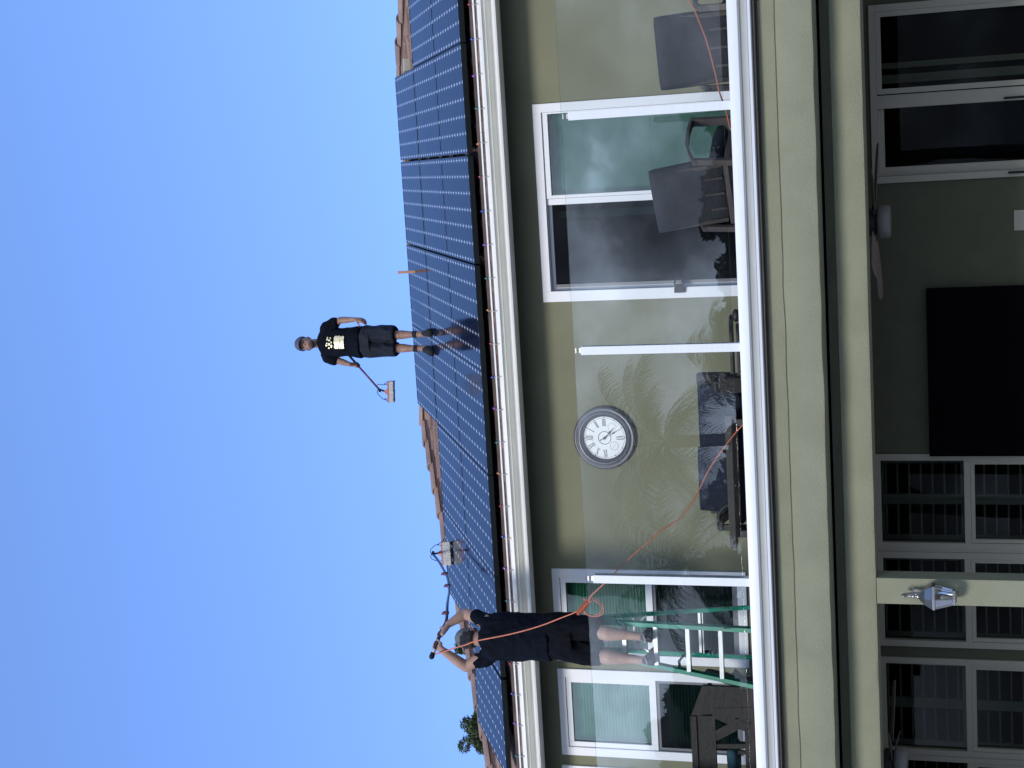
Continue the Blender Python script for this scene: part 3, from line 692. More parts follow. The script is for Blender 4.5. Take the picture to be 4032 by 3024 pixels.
def lounge(label, group):
    t = thing('lounge_chair', label, 'chair', (0,0,0), group)
    # local: faces +y (towards the house), width along x, origin on the floor under the seat centre
    bm = B(); cushion(bm, (0, -.285, .64), (.30, 0, 0), (0, -.09, .305), (0, .06, .018)); finish('back_cushion', bm, 'greycush', t, smooth=True)
    bm = B(); cushion(bm, (0, .02, .42), (.29, 0, 0), (0, .30, 0), (0, 0, .065)); finish('seat_cushion', bm, 'greycush', t, smooth=True)
    bm = B(); box(bm, -.30, .30, -.30, .32, .30, .34); bar(bm, (-.27, -.36, .90), (.27, -.36, .90), .03, .03); bar(bm, (-.27, -.27, .36), (-.27, -.375, .90), .035, .025, up=(0, 1, 0)); bar(bm, (.27, -.27, .36), (.27, -.375, .90), .035, .025, up=(0, 1, 0))
    for x in (-.15, 0, .15): bar(bm, (x, -.28, .36), (x, -.368, .90), .02, .012, up=(0, 1, 0))
    finish('frame', bm, 'darkmetal', t)
    for s in (-1, 1):
        bm = B(); A = []
        for p, w in (((s*.33, -.33, .56), .022), ((s*.335, -.22, .61), .024), ((s*.34, -.08, .655), .028), ((s*.34, .10, .672), .032), ((s*.34, .26, .668), .034), ((s*.34, .335, .655), .034)):
            p = Vector(p); A.append([p+Vector((-w, 0, -.012)), p+Vector((w, 0, -.012)), p+Vector((w, 0, .012)), p+Vector((-w, 0, .012))])
        loft(bm, A); finish('armrest', bm, 'darkmetal', t, smooth=40)
        bm = B(); bar(bm, (s*.34, .29, 0), (s*.34, .30, .655), .07, .035, up=(0, 1, 0)); finish('leg', bm, 'darkmetal', t)
        bm = B(); bar(bm, (s*.33, -.36, 0), (s*.33, -.30, .58), .05, .035, up=(0, 1, 0)); finish('leg', bm, 'darkmetal', t)
        bm = B(); bar(bm, (s*.335, -.33, .30), (s*.335, .29, .30), .03, .04); finish('side_rail', bm, 'darkmetal', t)
    return t
c1 = lounge('slate cushioned patio chair at the right edge of the balcony', 'slate lounge chairs on the balcony')
c1.location = (.90, 13.12, FZ-.02); c1.rotation_euler = (0, 0, R(-16)); 
c2_ = copy_tree(c1); c2_.location = (-.21, 13.12, FZ+.075); c2_.rotation_euler = (0, 0, R(-32))
tag(c2_, 'slate cushioned patio chair in front of the sliding door', 'chair', 'slate lounge chairs on the balcony')
# navy settee
lv = thing('settee', 'dark metal patio settee with navy back cushions under the clock', 'settee', (-2.6, 13.35, FZ))
for a, b, z in ((-2.583, -2.015, 4.065), (-3.16, -2.588, 4.088)):
    bm = B(); cushion(bm, ((a+b)/2, 13.33, z-.25), ((b-a)/2, 0, 0), (0, .03, .25), (0, .075, -.004)); finish('back_cushion', bm, 'navy', lv, smooth=True)
    bm = B(); cushion(bm, ((a+b)/2, 13.10, 3.66), ((b-a)/2, 0, 0), (0, .28, 0), (0, 0, .07)); finish('seat_cushion', bm, 'navy', lv, smooth=True)
bm = B(); box(bm, -3.22, -1.95, 12.84, 13.42, 3.54, 3.58)
for x in (-3.2, -1.97): bar(bm, (x, 13.40, FZ), (x, 13.48, 4.02), .04, .03, up=(0, 1, 0)); bar(bm, (x, 12.88, FZ), (x, 12.88, 3.83), .05, .04, up=(0, 1, 0))
bar(bm, (-3.2, 13.47, 4.0), (-1.97, 13.47, 4.0), .03, .04)
finish('frame', bm, 'settee_metal', lv)
for x in (-3.185, -1.975):
    bm = B(); A = []
    for y, z in ((12.84, 3.825), (12.92, 3.86), (13.06, 3.865), (13.22, 3.845), (13.42, 3.80)): A.append([Vector((x-.04, y, z-.012)), Vector((x+.04, y, z-.012)), Vector((x+.04, y, z+.012)), Vector((x-.04, y, z+.012))])
    loft(bm, A); finish('armrest', bm, 'settee_metal', lv)
bm = B(); tube(bm, spline([(-3.17, 12.90, 3.84), (-3.10, 12.90, 3.85), (-3.03, 12.90, 3.80), (-2.99, 12.90, 3.72)]), .018, 8); finish('corner_bracket', bm, 'settee_metal', lv, smooth=True)
bm = B(); cushion(bm, (-1.965, 13.28, 3.93), (.045, 0, 0), (0, 0, .125), (0, .10, 0)); finish('side_roll', bm, 'wicker', lv, smooth=True)
# low table in front
tb = thing('patio_table', 'long dark patio table with corbelled top in front of the settee', 'table', (-2.8, 12.75, FZ))
bm = B(); box(bm, -3.33, -2.20, 12.68, 12.80, 3.672, 3.728); prof(bm, [(12.68, 3.672), (12.80, 3.672), (12.80, 3.64), (12.70, 3.64)], -3.24, -2.20); finish('top', bm, 'settee_metal', tb, bevel=.004)
for x in (-3.20, -2.25): boxes('leg', 'settee_metal', tb, (x-.04, x+.02, 12.69, 12.75, FZ, 3.64), bevel=.004)
boxes('shelf', 'black', tb, (-3.16, -2.30, 12.69, 12.79, 3.50, 3.53))
# slim side table with thick rounded ends (dark)
s2 = thing('side_table', 'slim black patio side table with rounded end', 'table', (-1.62, 12.8, FZ))
bm = B(); bar(bm, (-1.86, 12.82, 3.665), (-1.40, 12.82, 3.665), .10, .022); ell(bm, (-1.40, 12.82, 3.665), (.035, .05, .014)); bar(bm, (-1.86, 12.80, 3.61), (-1.44, 12.80, 3.61), .06, .02); ell(bm, (-1.372, 12.78, 3.615), (.055, .03, .032)); finish('top', bm, 'settee_metal', s2, smooth=30)
for x in (-1.83, -1.46): boxes('leg', 'settee_metal', s2, (x-.015, x+.015, 12.80, 12.83, FZ, 3.60))
# wicker bin beside the settee
s3 = thing('wicker_planter', 'dark box planter between the side table and the navy settee', 'planter', (-1.92, 12.85, FZ))
boxes('body', 'wicker', s3, (-2.01, -1.885, 12.70, 12.86, FZ, 3.76), bevel=.012)
bm = B(); ell(bm, (-1.90, 12.80, 3.735), (.055, .05, .05)); finish('lid_knob', bm, 'darkmetal', s3, smooth=True)
# dark timber table with cross braced legs at the left
dw = thing('timber_table', 'dark stained timber table with crossed legs at the left of the balcony', 'table', (-5.5, 13.0, FZ))
bm = B(); box(bm, -7.2, -4.875, 12.80, 12.86, 4.105, 4.158); prof(bm, [(12.861, 4.105), (12.861, 4.158), (13.7, 4.158), (13.7, 4.115)], -7.2, -4.885); finish('top', bm, 'darkwood', dw, bevel=.003)
bm = B(); vs = [(-4.87, 4.10), (-4.87, 4.152), (-4.60, 4.045), (-4.60, 3.60), (-4.80, 3.60)]
loft(bm, [[Vector((x, 12.815, z)) for x, z in vs], [Vector((x, 12.855, z)) for x, z in vs]]); finish('end_board', bm, 'darkwood', dw)
bm = B(); box(bm, -7.2, -4.872, 12.818, 12.85, 3.945, 4.103); finish('apron', bm, 'darkwood', dw)
CL1, CL2, CL3, CL4 = ((-4.845, 3.96), (-4.97, 3.66)), ((-5.06, 3.955), (-4.89, 3.66)), ((-5.15, 3.955), (-5.135, 3.68)), ((-4.60, 3.645), (-7.1, 3.67))
bm = B(); ys_ = 12.834
for p_, q_, w_ in ((CL1[0], CL1[1], .075), (CL2[0], CL2[1], .085), (CL3[0], CL3[1], .04), (CL4[0], CL4[1], .085)):
    bar(bm, (p_[0], ys_, p_[1]), (q_[0], ys_, q_[1]), w_, .03, up=(0, 1, 0)); ys_ += .004
bar(bm, (-4.84, 12.83, 3.95), (-4.80, 12.83, FZ), .09, .04, up=(0, 1, 0))
finish('crossed_leg', bm, 'darkwood', dw)
bm = B(); bar(bm, (-7.0, 13.6, 4.1), (-6.9, 13.6, FZ), .09, .06, up=(0, 1, 0)); bar(bm, (-4.95, 13.6, 4.1), (-4.95, 13.6, FZ), .09, .06, up=(0, 1, 0)); bar(bm, (-7.0, 12.88, 4.1), (-7.0, 12.88, FZ), .09, .06, up=(0, 1, 0)); finish('leg', bm, 'darkwood', dw)
bc = thing('cushioned_stool', 'stool with blue cushion tucked under the dark timber table', 'stool', (-5.35, 13.0, FZ))
bm = B(); cushion(bm, (-5.36, 12.99, 3.82), (.175, 0, 0), (0, .15, 0), (0, 0, .045)); finish('seat_cushion', bm, 'bluecush', bc, smooth=True)
for x in (-5.5, -5.22):
    for y in (12.9, 13.1): boxes('leg', 'darkwood', bc, (x-.015, x+.015, y-.015, y+.015, FZ, 3.78))
um = thing('rolled_cover', 'dark brown rolled cover standing behind the ladder', 'rolled cover', (-4.56, 13.75, FZ))
bm = B(); limb(bm, [(-4.83, 13.8, 4.16), (-4.88, 13.8, 3.95), (-4.95, 13.8, 3.4)], [.045, .055, .06]); finish('roll', bm, 'darkwood', um, smooth=True)
bm = B(); bar(bm, (-4.80, 13.8, 3.93), (-4.93, 13.8, 3.80), .02, .14, up=(0, 1, 0)); finish('strap', bm, 'darkwood', um)

# ---------------------------------------------------------------- step ladder
ld = thing('step_ladder', 'green fibreglass step ladder with silver treads on the balcony', 'ladder', (-4.33, 13.1, FZ))
def lp(z, side):   # front rail centre at height z
    k = (z-FZ)/1.83; y = 12.68+.52*k
    xr = -4.055+(-.125)*k; xl = -4.60+(.125)*k
    return Vector((xr if side > 0 else xl, y, z))
def rp(z, side):
    k = (z-FZ)/1.83; y = 13.60-.34*k
    xr = -4.075-.075*k; xl = -4.598+.145*k
    return Vector((xr if side > 0 else xl, y, z))
for s in (1, -1):
    a, b = lp(FZ, s), lp(FZ+1.80, s)
    bm = B(); bar(bm, a, b, .036, .004, up=(0, 1, 0))
    obox(bm, (a+b)/2+Vector((-s*.0, .036, 0)), Vector((.002, 0, 0)), Vector((0, .036, 0)), (b-a)/2)
    obox(bm, (a+b)/2+Vector((0, .070, 0)), Vector((.018, 0, 0)), Vector((0, .002, 0)), (b-a)/2)
    fr = finish('front_rail', bm, 'fibre', ld)
    bm = B(); bar(bm, a+Vector((0, .03, 0)), a+Vector((0, .03, .05)), .04, .085, up=(0, 1, 0)); finish('foot', bm, 'black', fr)
    bm = B()
    for k in range(1, 6): q = lp(FZ+.03+.3055*k-.02, s); ell(bm, (q.x, q.y-.005, q.z), .0075)
    finish('rivets', bm, 'alu', fr)
    a, b = rp(FZ, s), rp(FZ+1.80, s); bm = B(); bar(bm, a, b, .034, .032, up=(0, 1, 0)); finish('rear_rail', bm, 'fibre', ld)
for k in range(1, 6):
    z = FZ+.03+.3055*k; a, b = lp(z, 1), lp(z, -1)
    bm = B(); box(bm, b.x+.012, a.x-.012, a.y-.010, a.y-.006, z-.035, z); box(bm, b.x+.012, a.x-.012, a.y-.006, a.y+.075, z-.004, z); box(bm, b.x+.012, a.x-.012, a.y+.071, a.y+.075, z-.03, z-.004)
    for q in range(7): box(bm, b.x+.014, a.x-.014, a.y+.002+q*.01, a.y+.005+q*.01, z, z+.002)
    finish('tread', bm, 'alu', ld)
bm = B()
for z in (4.16, 4.74):
    a, b = rp(z, 1), rp(z, -1); bar(bm, a, b, .022, .012, up=(0, 1, 0)); bar(bm, a+Vector((0, .0, -.03)), b+Vector((0, 0, -.03)), .006, .02, up=(0, 1, 0))
for s in (1, -1): q = rp(4.74, s); bar(bm, q+Vector((-s*.10, 0, 0)), q+Vector((0, 0, -.12)), .016, .006, up=(0, 1, 0))
finish('rear_brace', bm, 'alu', ld)
bm = B()
for s in (1, -1): a = lp(4.28, s)+Vector((0, .07, 0)); b = rp(4.30, s); mid = (a+b)/2+Vector((0, 0, .03)); bar(bm, a, mid, .003, .025); bar(bm, mid, b, .003, .025)
finish('spreader', bm, 'darkmetal', ld)
a, b = lp(FZ+1.80, 1), lp(FZ+1.80, -1)
boxes('top_cap', 'black', ld, (b.x-.03, a.x+.03, 13.12, 13.30, FZ+1.78, FZ+1.83), bevel=.006)
q = lp(4.0, 1); boxes('yellow_label', 'yellow', ld, (q.x+.004, q.x+.0055, q.y+.016, q.y+.06, 3.92, 4.08)); q = lp(3.7, 1); boxes('dark_label', 'navysticker', ld, (q.x+.003, q.x+.0055, q.y+.016, q.y+.06, 3.60, 3.84))

# ---------------------------------------------------------------- people
def fingers(bm, palm, fwd, side, nrm, curl, sc=1., spread=.08, thumb=1, thumb_in=.3):
    """palm centre, fwd towards fingertips, side towards thumb, nrm palm side; curl in radians per joint"""
    palm, fwd, side, nrm = Vector(palm), Vector(fwd).normalized(), Vector(side).normalized(), Vector(nrm).normalized()
    caps(bm, palm-fwd*.035*sc+side*.016*sc, palm+fwd*.038*sc+side*.024*sc, .017*sc, .015*sc, 10); caps(bm, palm-fwd*.035*sc-side*.014*sc, palm+fwd*.036*sc-side*.026*sc, .017*sc, .013*sc, 10); caps(bm, palm-fwd*.035*sc, palm+fwd*.040*sc, .018*sc, .015*sc, 10)
    for i, (off, L, r) in enumerate(((.031, .070, .0092), (.010, .078, .0096), (-.011, .073, .0092), (-.031, .058, .0080))):
        p = palm+fwd*(.042-.004*abs(i-1.2))*sc+side*off*sc; d = (fwd+side*spread*(1.3-i)*.6).normalized(); ang = curl*.7
        for seg_ in (.45, .32, .23):
            ax = d.cross(nrm).normalized(); d = (Matrix.Rotation(ang, 3, ax) @ d).normalized(); q = p+d*L*seg_*sc; caps(bm, p, q, r*sc, r*.9*sc, 8); p = q; r *= .93; ang = curl
    p = palm-fwd*.018*sc+side*.026*sc; d = (side*.85+fwd*.65+nrm*.25).normalized()
    for seg_, r in ((.035, .012), (.030, .0105), (.024, .0092)):
        q = p+d*seg_*sc; caps(bm, p, q, r*sc, r*.9*sc, 8); p = q; d = (d+nrm*thumb_in+fwd*.25-side*.12).normalized()
def gripring(bm, c, axis, back, rad, n=4, w=.0185, sc=1., r=.0092, arc=260):
    """four fingers wrapped round a pole: c centre of grip, axis of pole, back = side on which the knuckles/palm lie"""
    c, axis, back = Vector(c), Vector(axis).normalized(), Vector(back).normalized(); o = axis.cross(back).normalized(); R_ = rad+r*.9
    for i in range(n):
        cc_ = c+axis*((i-(n-1)/2)*w); pts = []
        for k in range(6):
            a = R(-30+arc*k/5*(1-.04*i)); pts.append(cc_+back*math.cos(a)*R_+o*math.sin(a)*R_)
        for k in range(5): caps(bm, pts[k], pts[k+1], r*sc*(1-.04*k), r*sc*(1-.04*(k+1)), 8)

# ---- man on the ladder, seen from behind, arms raised to the pole
F0 = Vector((-4.34, 13.0, 4.50))
mn = thing('person', 'person in black t-shirt and shorts on the ladder, reaching up with a pole', 'person', F0)
V = Vector
PA = V((-4.420, 12.85, 6.535)); 
poleP = [V((-4.420, 12.85, 6.535)), V((-4.327, 12.90, 6.504)), V((-4.289, 12.92, 6.492)), V((-4.232, 12.97, 6.478)), V((-4.205, 13.10, 6.484)), V((-4.177, 13.20, 6.502)), V((-4.150, 13.5, 6.60)), V((-4.200, 13.9, 6.735)), V((-4.302, 14.5, 6.94)), V((-4.364, 15.2, 7.208)), V((-4.380, 15.6, 7.40)), V((-4.392, 16.0, 7.605)), V((-4.390, 16.25, 7.757))]
bm = B()
# legs
hR, hL = V((-4.20, 13.10, 5.40)), V((-4.38, 13.10, 5.40)); kR, kL = V((-4.215, 13.06, 5.06)), V((-4.438, 13.06, 5.06)); aR, aL = V((-4.236, 13.00, 4.62)), V((-4.452, 13.00, 4.61))
limb(bm, [hR, kR], [.095, .062]); limb(bm, [hL, kL], [.095, .062])
for k_, a_, o_ in ((kR, aR, .01), (kL, aL, -.01)):
    mid = k_.lerp(a_, .33)+V((0, -.022, 0)); limb(bm, [k_, mid, k_.lerp(a_, .75), a_, a_+V((0, .01, -.05))], [.060, .069, .041, .036, .04])
# pelvis, trunk, neck, head
ell(bm, (-4.29, 13.10, 5.42), (.165, .12, .13)); limb(bm, [(-4.285, 13.09, 5.45), (-4.29, 13.07, 5.75), (-4.30, 13.05, 5.95)], [.12, .125, .12]); ell(bm, (-4.31, 13.05, 5.99), (.175, .095, .11))
limb(bm, [(-4.310, 13.05, 6.06), (-4.315, 13.03, 6.16)], [.068, .066])
ell(bm, (-4.318, 13.04, 6.235), (.078, .098, .112)); ell(bm, (-4.318, 13.10, 6.19), (.058, .06, .07)); ell(bm, (-4.318, 13.145, 6.215), (.014, .02, .02))
for s in (-1, 1): ell(bm, (-4.318+s*.081, 13.045, 6.205), (.012, .022, .034))
# arms
shR_, shL_ = V((-4.155, 13.05, 6.06)), V((-4.470, 13.05, 6.07)); eR, eL = V((-4.120, 13.16, 6.30)), V((-4.575, 13.00, 6.275)); wR, wL = V((-4.185, 13.03, 6.425)), V((-4.398, 12.90, 6.448))
limb(bm, [shR_, shR_.lerp(eR, .5), eR], [.068, .059, .052]); limb(bm, [eR, eR.lerp(wR, .35), wR], [.052, .050, .034])
limb(bm, [shL_, shL_.lerp(eL, .5), eL], [.068, .059, .052]); limb(bm, [eL, eL.lerp(wL, .35), wL], [.052, .050, .034])
for w_, g_, ax in ((wR, V((-4.248, 12.955, 6.480)), poleP[4]-poleP[2]), (wL, V((-4.345, 12.895, 6.510)), poleP[2]-poleP[0])):
    ax = ax.normalized(); bk = (w_-g_).normalized(); bk = (bk-ax*bk.dot(ax)).normalized()
    limb(bm, [w_, g_+bk*.032], [.030, .026]); caps(bm, g_+bk*.032+ax*.026, g_+bk*.032-ax*.026, .020, .020, 10)
    gripring(bm, g_, ax, bk, .017, r=.0098)
    o_ = ax.cross(bk); caps(bm, g_+bk*.03+ax*.03, g_-o_*.03+ax*.045+bk*.005, .012, .010, 8); caps(bm, g_-o_*.03+ax*.045+bk*.005, g_-o_*.022+ax*.05-bk*.018, .010, .009, 8)
organic('body', bm, 'skin', mn, .0075, 3)
# shirt
def orings(spec, n=28, seed=0):
    rings = []
    for (x, y, z, a, b_) in spec:
        rings.append([Vector((x+a*math.copysign(abs(math.cos(q))**.85, math.cos(q)), y+b_*math.copysign(abs(math.sin(q))**.85, math.sin(q)), z)) for q in (2*math.pi*k/n for k in range(n))])
    return rings
bm = B(); loft(bm, orings([(-4.300, 13.09, 5.46, .210, .170), (-4.302, 13.09, 5.60, .212, .176), (-4.300, 13.08, 5.75, .218, .178), (-4.292, 13.06, 5.90, .222, .172), (-4.300, 13.05, 6.00, .216, .160), (-4.308, 13.05, 6.07, .180, .135), (-4.312, 13.05, 6.125, .092, .090)]))
limb(bm, [(-4.19, 13.05, 6.03), (-4.140, 13.07, 6.09), (-4.133, 13.105, 6.165)], [.088, .078, .070]); limb(bm, [(-4.44, 13.05, 6.03), (-4.500, 13.04, 6.09), (-4.530, 13.03, 6.155)], [.09, .080, .072])
organic('t_shirt', bm, 'cotton', mn, .009, 3, disp=.016, dscale=.10)
bm = B(); loft(bm, orings([(-4.285, 13.095, 5.53, .200, .150), (-4.285, 13.10, 5.40, .213, .160), (-4.290, 13.10, 5.30, .220, .162), (-4.292, 13.10, 5.24, .222, .158)]))
for s, x0, x1 in ((1, -4.20, -4.195), (-1, -4.39, -4.425)):
    loft(bm, orings([(x0, 13.10, 5.34, .115, .140), (x1, 13.09, 5.15, .112, .128), (x1-.002*s, 13.08, 5.015, .112, .120), (x1-.002*s, 13.08, 4.995, .104, .112)]))
organic('shorts', bm, 'shorts_k', mn, .009, 4, disp=.013, dscale=.09)
# crown of the cap: grey front panels, black mesh behind, worn backwards strap
bm = B(); ell(bm, (-4.318, 13.045, 6.262), (.096, .116, .112)); 
for v in list(bm.verts):
    if v.co.z < 6.225: v.co.z = 6.225
ell(bm, (-4.318, 13.045, 6.374), (.010, .010, .006)); cp = finish('cap', bm, 'cap_g', mn, smooth=50)
bm = B(); 
for q in range(9):
    A = []
for k in range(1): pass
ph0, ph1 = R(212), R(328); rows_ = []
for i in range(7):
    zz = 6.232+.062*i/6; kk = math.sqrt(max(0, 1-((zz-6.262)/.112)**2)); rows_.append([Vector((-4.318+(.0985*kk)*math.cos(ph0+(ph1-ph0)*j/14), 13.045+(.1185*kk)*math.sin(ph0+(ph1-ph0)*j/14), zz)) for j in range(15)])
vv = [[bm.verts.new(p) for p in r_] for r_ in rows_]
for i in range(6):
    for j in range(14):
        if i >= 4 and (j < 3 or j > 10): continue
        bm.faces.new((vv[i][j], vv[i][j+1], vv[i+1][j+1], vv[i+1][j]))
finish('mesh_panel', bm, 'cap_mesh', cp)
bm = B(); A = []
for q in range(9): a = R(40+100*q/8); A.append((math.cos(a), math.sin(a)))
pa = [Vector((-4.318+.090*c_, 13.045+.112*s_, 6.232)) for c_, s_ in A]; pb = [Vector((-4.318+.082*c_, 13.05+.185*s_, 6.215)) for c_, s_ in A]
for k in range(8):
    loft(bm, [[pa[k], pa[k+1], pb[k+1], pb[k]], [p+V((0, 0, .005)) for p in (pa[k], pa[k+1], pb[k+1], pb[k])]])
finish('visor', bm, 'cap_g', cp)
bm = B(); loft(bm, orings([(-4.318, 13.036, 6.178, .078, .088), (-4.318, 13.036, 6.20, .083, .098), (-4.318, 13.038, 6.228, .084, .104)])); finish('hair', bm, 'hair', mn, smooth=True)
# shoes
def shoe(parent, heel, toe, w=.048, h=.085, m='shoe', trim=True):
    heel, toe = V(heel), V(toe); t = (toe-heel).normalized(); up = V((0, 0, 1)); s = t.cross(up).normalized(); up = s.cross(t); L = (toe-heel).length
    bm = B(); A = []
    for d, ww, hh in ((0, .022, .06), (.03, .036, h), (.10, .040, h*1.02), (.16, .044, h*.78), (.22, .049, .058), (.27, .044, .046), (.30, .02, .03)):
        p = heel+t*d*L/.30; k = w/.048; A.append([p+s*ww*k*c_+up*(hh*max(0, z_)) for c_, z_ in ((-1, 0), (-1.02, .35), (-.8, .75), (-.4, 1), (.4, 1), (.8, .75), (1.02, .35), (1, 0))])
    loft(bm, A); o = finish('shoe', bm, m, parent, smooth=60, bevel=0)
    bm = B(); A = []
    for d, ww in ((-.006, .024), (.03, .040), (.10, .041), (.16, .046), (.22, .052), (.275, .046), (.306, .02)):
        p = heel+t*d*L/.30-up*.014; k = w/.048; A.append([p-s*ww*k, p+s*ww*k, p+s*ww*k+up*.018, p-s*ww*k+up*.018])
    loft(bm, A); finish('sole', bm, 'shoe' if trim else 'black', o)
    if trim:
        bm = B(); pts_ = [heel+s*.034+up*.062+t*.05, heel+s*.026+up*.045+t*.0-t*.0, heel-t*.004+up*.035, heel-s*.026+up*.045, heel-s*.034+up*.062+t*.05]; tube(bm, spline(pts_, 4), .006, 6); finish('heel_trim', bm, 'shoe_trim', o, smooth=True)
    return o
shoe(mn, (-4.240, 12.93, 4.518), (-4.185, 13.215, 4.522)); shoe(mn, (-4.452, 12.93, 4.512), (-4.425, 13.215, 4.518))

# ---- his pole and brush (held, so things of their own)
P0 = V((-4.34, 12.9, 6.5))
b1 = thing('cleaning_pole', 'long dark cleaning pole held overhead by the person on the ladder', 'cleaning pole', P0)
bm = B(); sp_ = spline(poleP, 5); n_ = len(sp_); tube(bm, sp_, [.0175-.006*min(1, max(0, i/n_-.2)/.5) for i in range(n_)], 10); finish('shaft', bm, 'pole_n', b1, smooth=True)
bm = B(); d_ = (poleP[0]-poleP[1]).normalized(); caps(bm, poleP[0]-d_*.005, poleP[0]+d_*.022, .024, .025); pk = finish('end_knob', bm, 'black', b1, smooth=True)
bm = B(); caps(bm, poleP[0]-d_*.045, poleP[0]-d_*.025, .0195, .0195); finish('silver_band', bm, 'alu', b1, smooth=True)
for p in (sp_[27], sp_[42], sp_[47]):
    bm = B(); ell(bm, p+V((0, 0, .024)), (.018, .024, .022)); ell(bm, p, (.022, .030, .020)); ell(bm, p+V((-.008, 0, .044)), (.012, .016, .012)); finish('clamp', bm, 'maroon', b1, smooth=True)
bm = B(); tube(bm, [p+V((.012, -.01, -.012)) for p in spline(poleP[5:], 4)], .0045, 6); finish('inner_hose', bm, 'wirek', b1)
def brush_head(root, c, w, axis=V((1, 0, 0)), up=V((0, 0, 1)), joint=None, bh=.085, name='brush_head'):
    c = V(c); axis = axis.normalized(); up = up.normalized(); dep = axis.cross(up)
    bm = B(); obox(bm, c+up*(bh+.010), axis*w/2, dep*.028, up*.010); hd = finish(name, bm, 'red', root, bevel=.003)
    bm = B(); n = 34; rnd = random.Random(5)
    for i in range(n):
        for j in range(4):
            p = c+axis*(w*(i+.5)/n-w/2)+dep*((j-1.5)*.014); t_ = V((rnd.uniform(-.006, .006), rnd.uniform(-.008, .008), rnd.uniform(-.005, .004)))
            tube(bm, [p+up*bh, p+t_], [.0040, .0062], 5)
    obox(bm, c+up*bh*.51, axis*w*.493, dep*.0275, up*bh*.49); finish('bristles', bm, 'bristle', hd)
    j = V(joint) if joint is not None else c+up*(bh+.13)
    bm = B(); a0 = c+up*(bh+.018); loft(bm, [[a0+axis*.045+dep*.012, a0-axis*.045+dep*.012, a0-axis*.045-dep*.012, a0+axis*.045-dep*.012], [a0+up*.045+axis*.014+dep*.01, a0+up*.045-axis*.014+dep*.01, a0+up*.045-axis*.014-dep*.01, a0+up*.045+axis*.014-dep*.01]]); finish('red_wedge', bm, 'red', hd)
    bm = B(); limb(bm, [a0+up*.03, j], [.010, .012]); ell(bm, j+axis*.02-up*.01, .016); ell(bm, j, .015); finish('swivel', bm, 'black', hd, smooth=True)
    bm = B()
    for s in (-1, 1):
        m_ = c+axis*s*w*.36+up*(bh+.062)
        tube(bm, spline([j, j+axis*s*.02+up*.02, j+axis*s*.055+up*.015, m_+up*.028-axis*s*.004, m_], 5), .0042, 6); ell(bm, m_, .009)
        tube(bm, spline([m_, m_+axis*s*w*.10-up*.03, c+axis*s*w*.47+up*(bh+.02)], 4), .0042, 6); tube(bm, spline([m_, m_-axis*s*w*.02-up*.025, c+axis*s*w*.27+up*(bh+.02)], 4), .0042, 6)
    finish('water_hose', bm, 'wirek', hd, smooth=True); return hd
brush_head(b1, (-4.378, 16.25, 7.528), .272, joint=poleP[-1], bh=.092)

# ---- orange hose
oh = thing('orange_hose', 'orange coiled hose hanging from the pole down to the balcony', 'hose', (-4.0, 12.7, 5.0))
bm = B()
tube(bm, spline([(-4.417, 12.85, 6.515), (-4.384, 12.85, 6.404), (-4.355, 12.85, 6.329), (-4.310, 12.83, 6.20), (-4.265, 12.82, 6.083), (-4.186, 12.80, 5.759), (-4.100, 12.78, 5.485), (-4.01, 12.76, 5.27), (-3.941, 12.75, 5.111), (-3.880, 12.72, 5.03), (-3.82, 12.68, 4.985), (-3.754, 12.64, 4.939), (-3.636, 12.60, 4.811), (-3.553, 12.60, 4.726), (-3.41, 12.60, 4.58), (-3.286, 12.60, 4.432), (-3.165, 12.60, 4.297), (-3.053, 12.60, 4.124), (-2.903, 12.60, 4.009), (-2.794, 12.60, 3.946), (-2.638, 12.60, 3.863), (-2.48, 12.60, 3.75), (-2.327, 12.60, 3.629), (-2.10, 12.56, 3.42), (-1.8, 12.6, FZ+.02), (-1.0, 12.62, FZ+.01), (-.3, 12.6, FZ+.02), (.0, 12.6, 3.40), (.129, 12.60, 3.556), (.297, 12.60, 3.600), (.465, 12.60, 3.651), (.571, 12.60, 3.669), (.74, 12.60, 3.705), (.89, 12.60, 3.743), (1.005, 12.60, 3.783), (1.112, 12.60, 3.822), (1.193, 12.60, 3.863), (1.36, 12.6, 3.93), (2.0, 12.7, 4.05)], 5), .0060, 8)
rr = random.Random(11)
for k, (r_, dx, dz) in enumerate(((.080, .006, 0), (.092, .0, -.006))):
    cx, cz = -3.895+dx, 4.955+dz; tube(bm, [V((cx+r_*math.cos(a)*.9, 12.70+.018*math.sin(a*2+k)+.012*k, cz+r_*math.sin(a))) for a in (2*math.pi*i/36 for i in range(37))], .0046, 7)
for k in range(5):
    pts_ = [V((-3.955+.016*k+rr.uniform(-.01, .01), 12.70, 5.10-.008*k)), V((-3.905+rr.uniform(-.012, .012), 12.68+.01*k, 5.045)), V((-3.86+rr.uniform(-.012, .012), 12.69, 4.99+.01*k)), V((-3.80-.006*k, 12.68, 5.00-.02*k+.03))]; tube(bm, spline(pts_, 4), .0048, 7)
for k in range(9):
    p = V((-3.945, 12.70, 5.095)).lerp(V((-3.845, 12.69, 5.00)), k/8); tt = V((.7, 0, -.7)); u_ = V((.7, 0, .7)); tube(bm, [p+(u_*math.cos(a)+V((0, 1, 0))*math.sin(a))*.022+tt*.010*a/6.3 for a in (2*math.pi*i/12 for i in range(13))], .0045, 6)
finish('hose_line', bm, 'orange', oh, smooth=True)

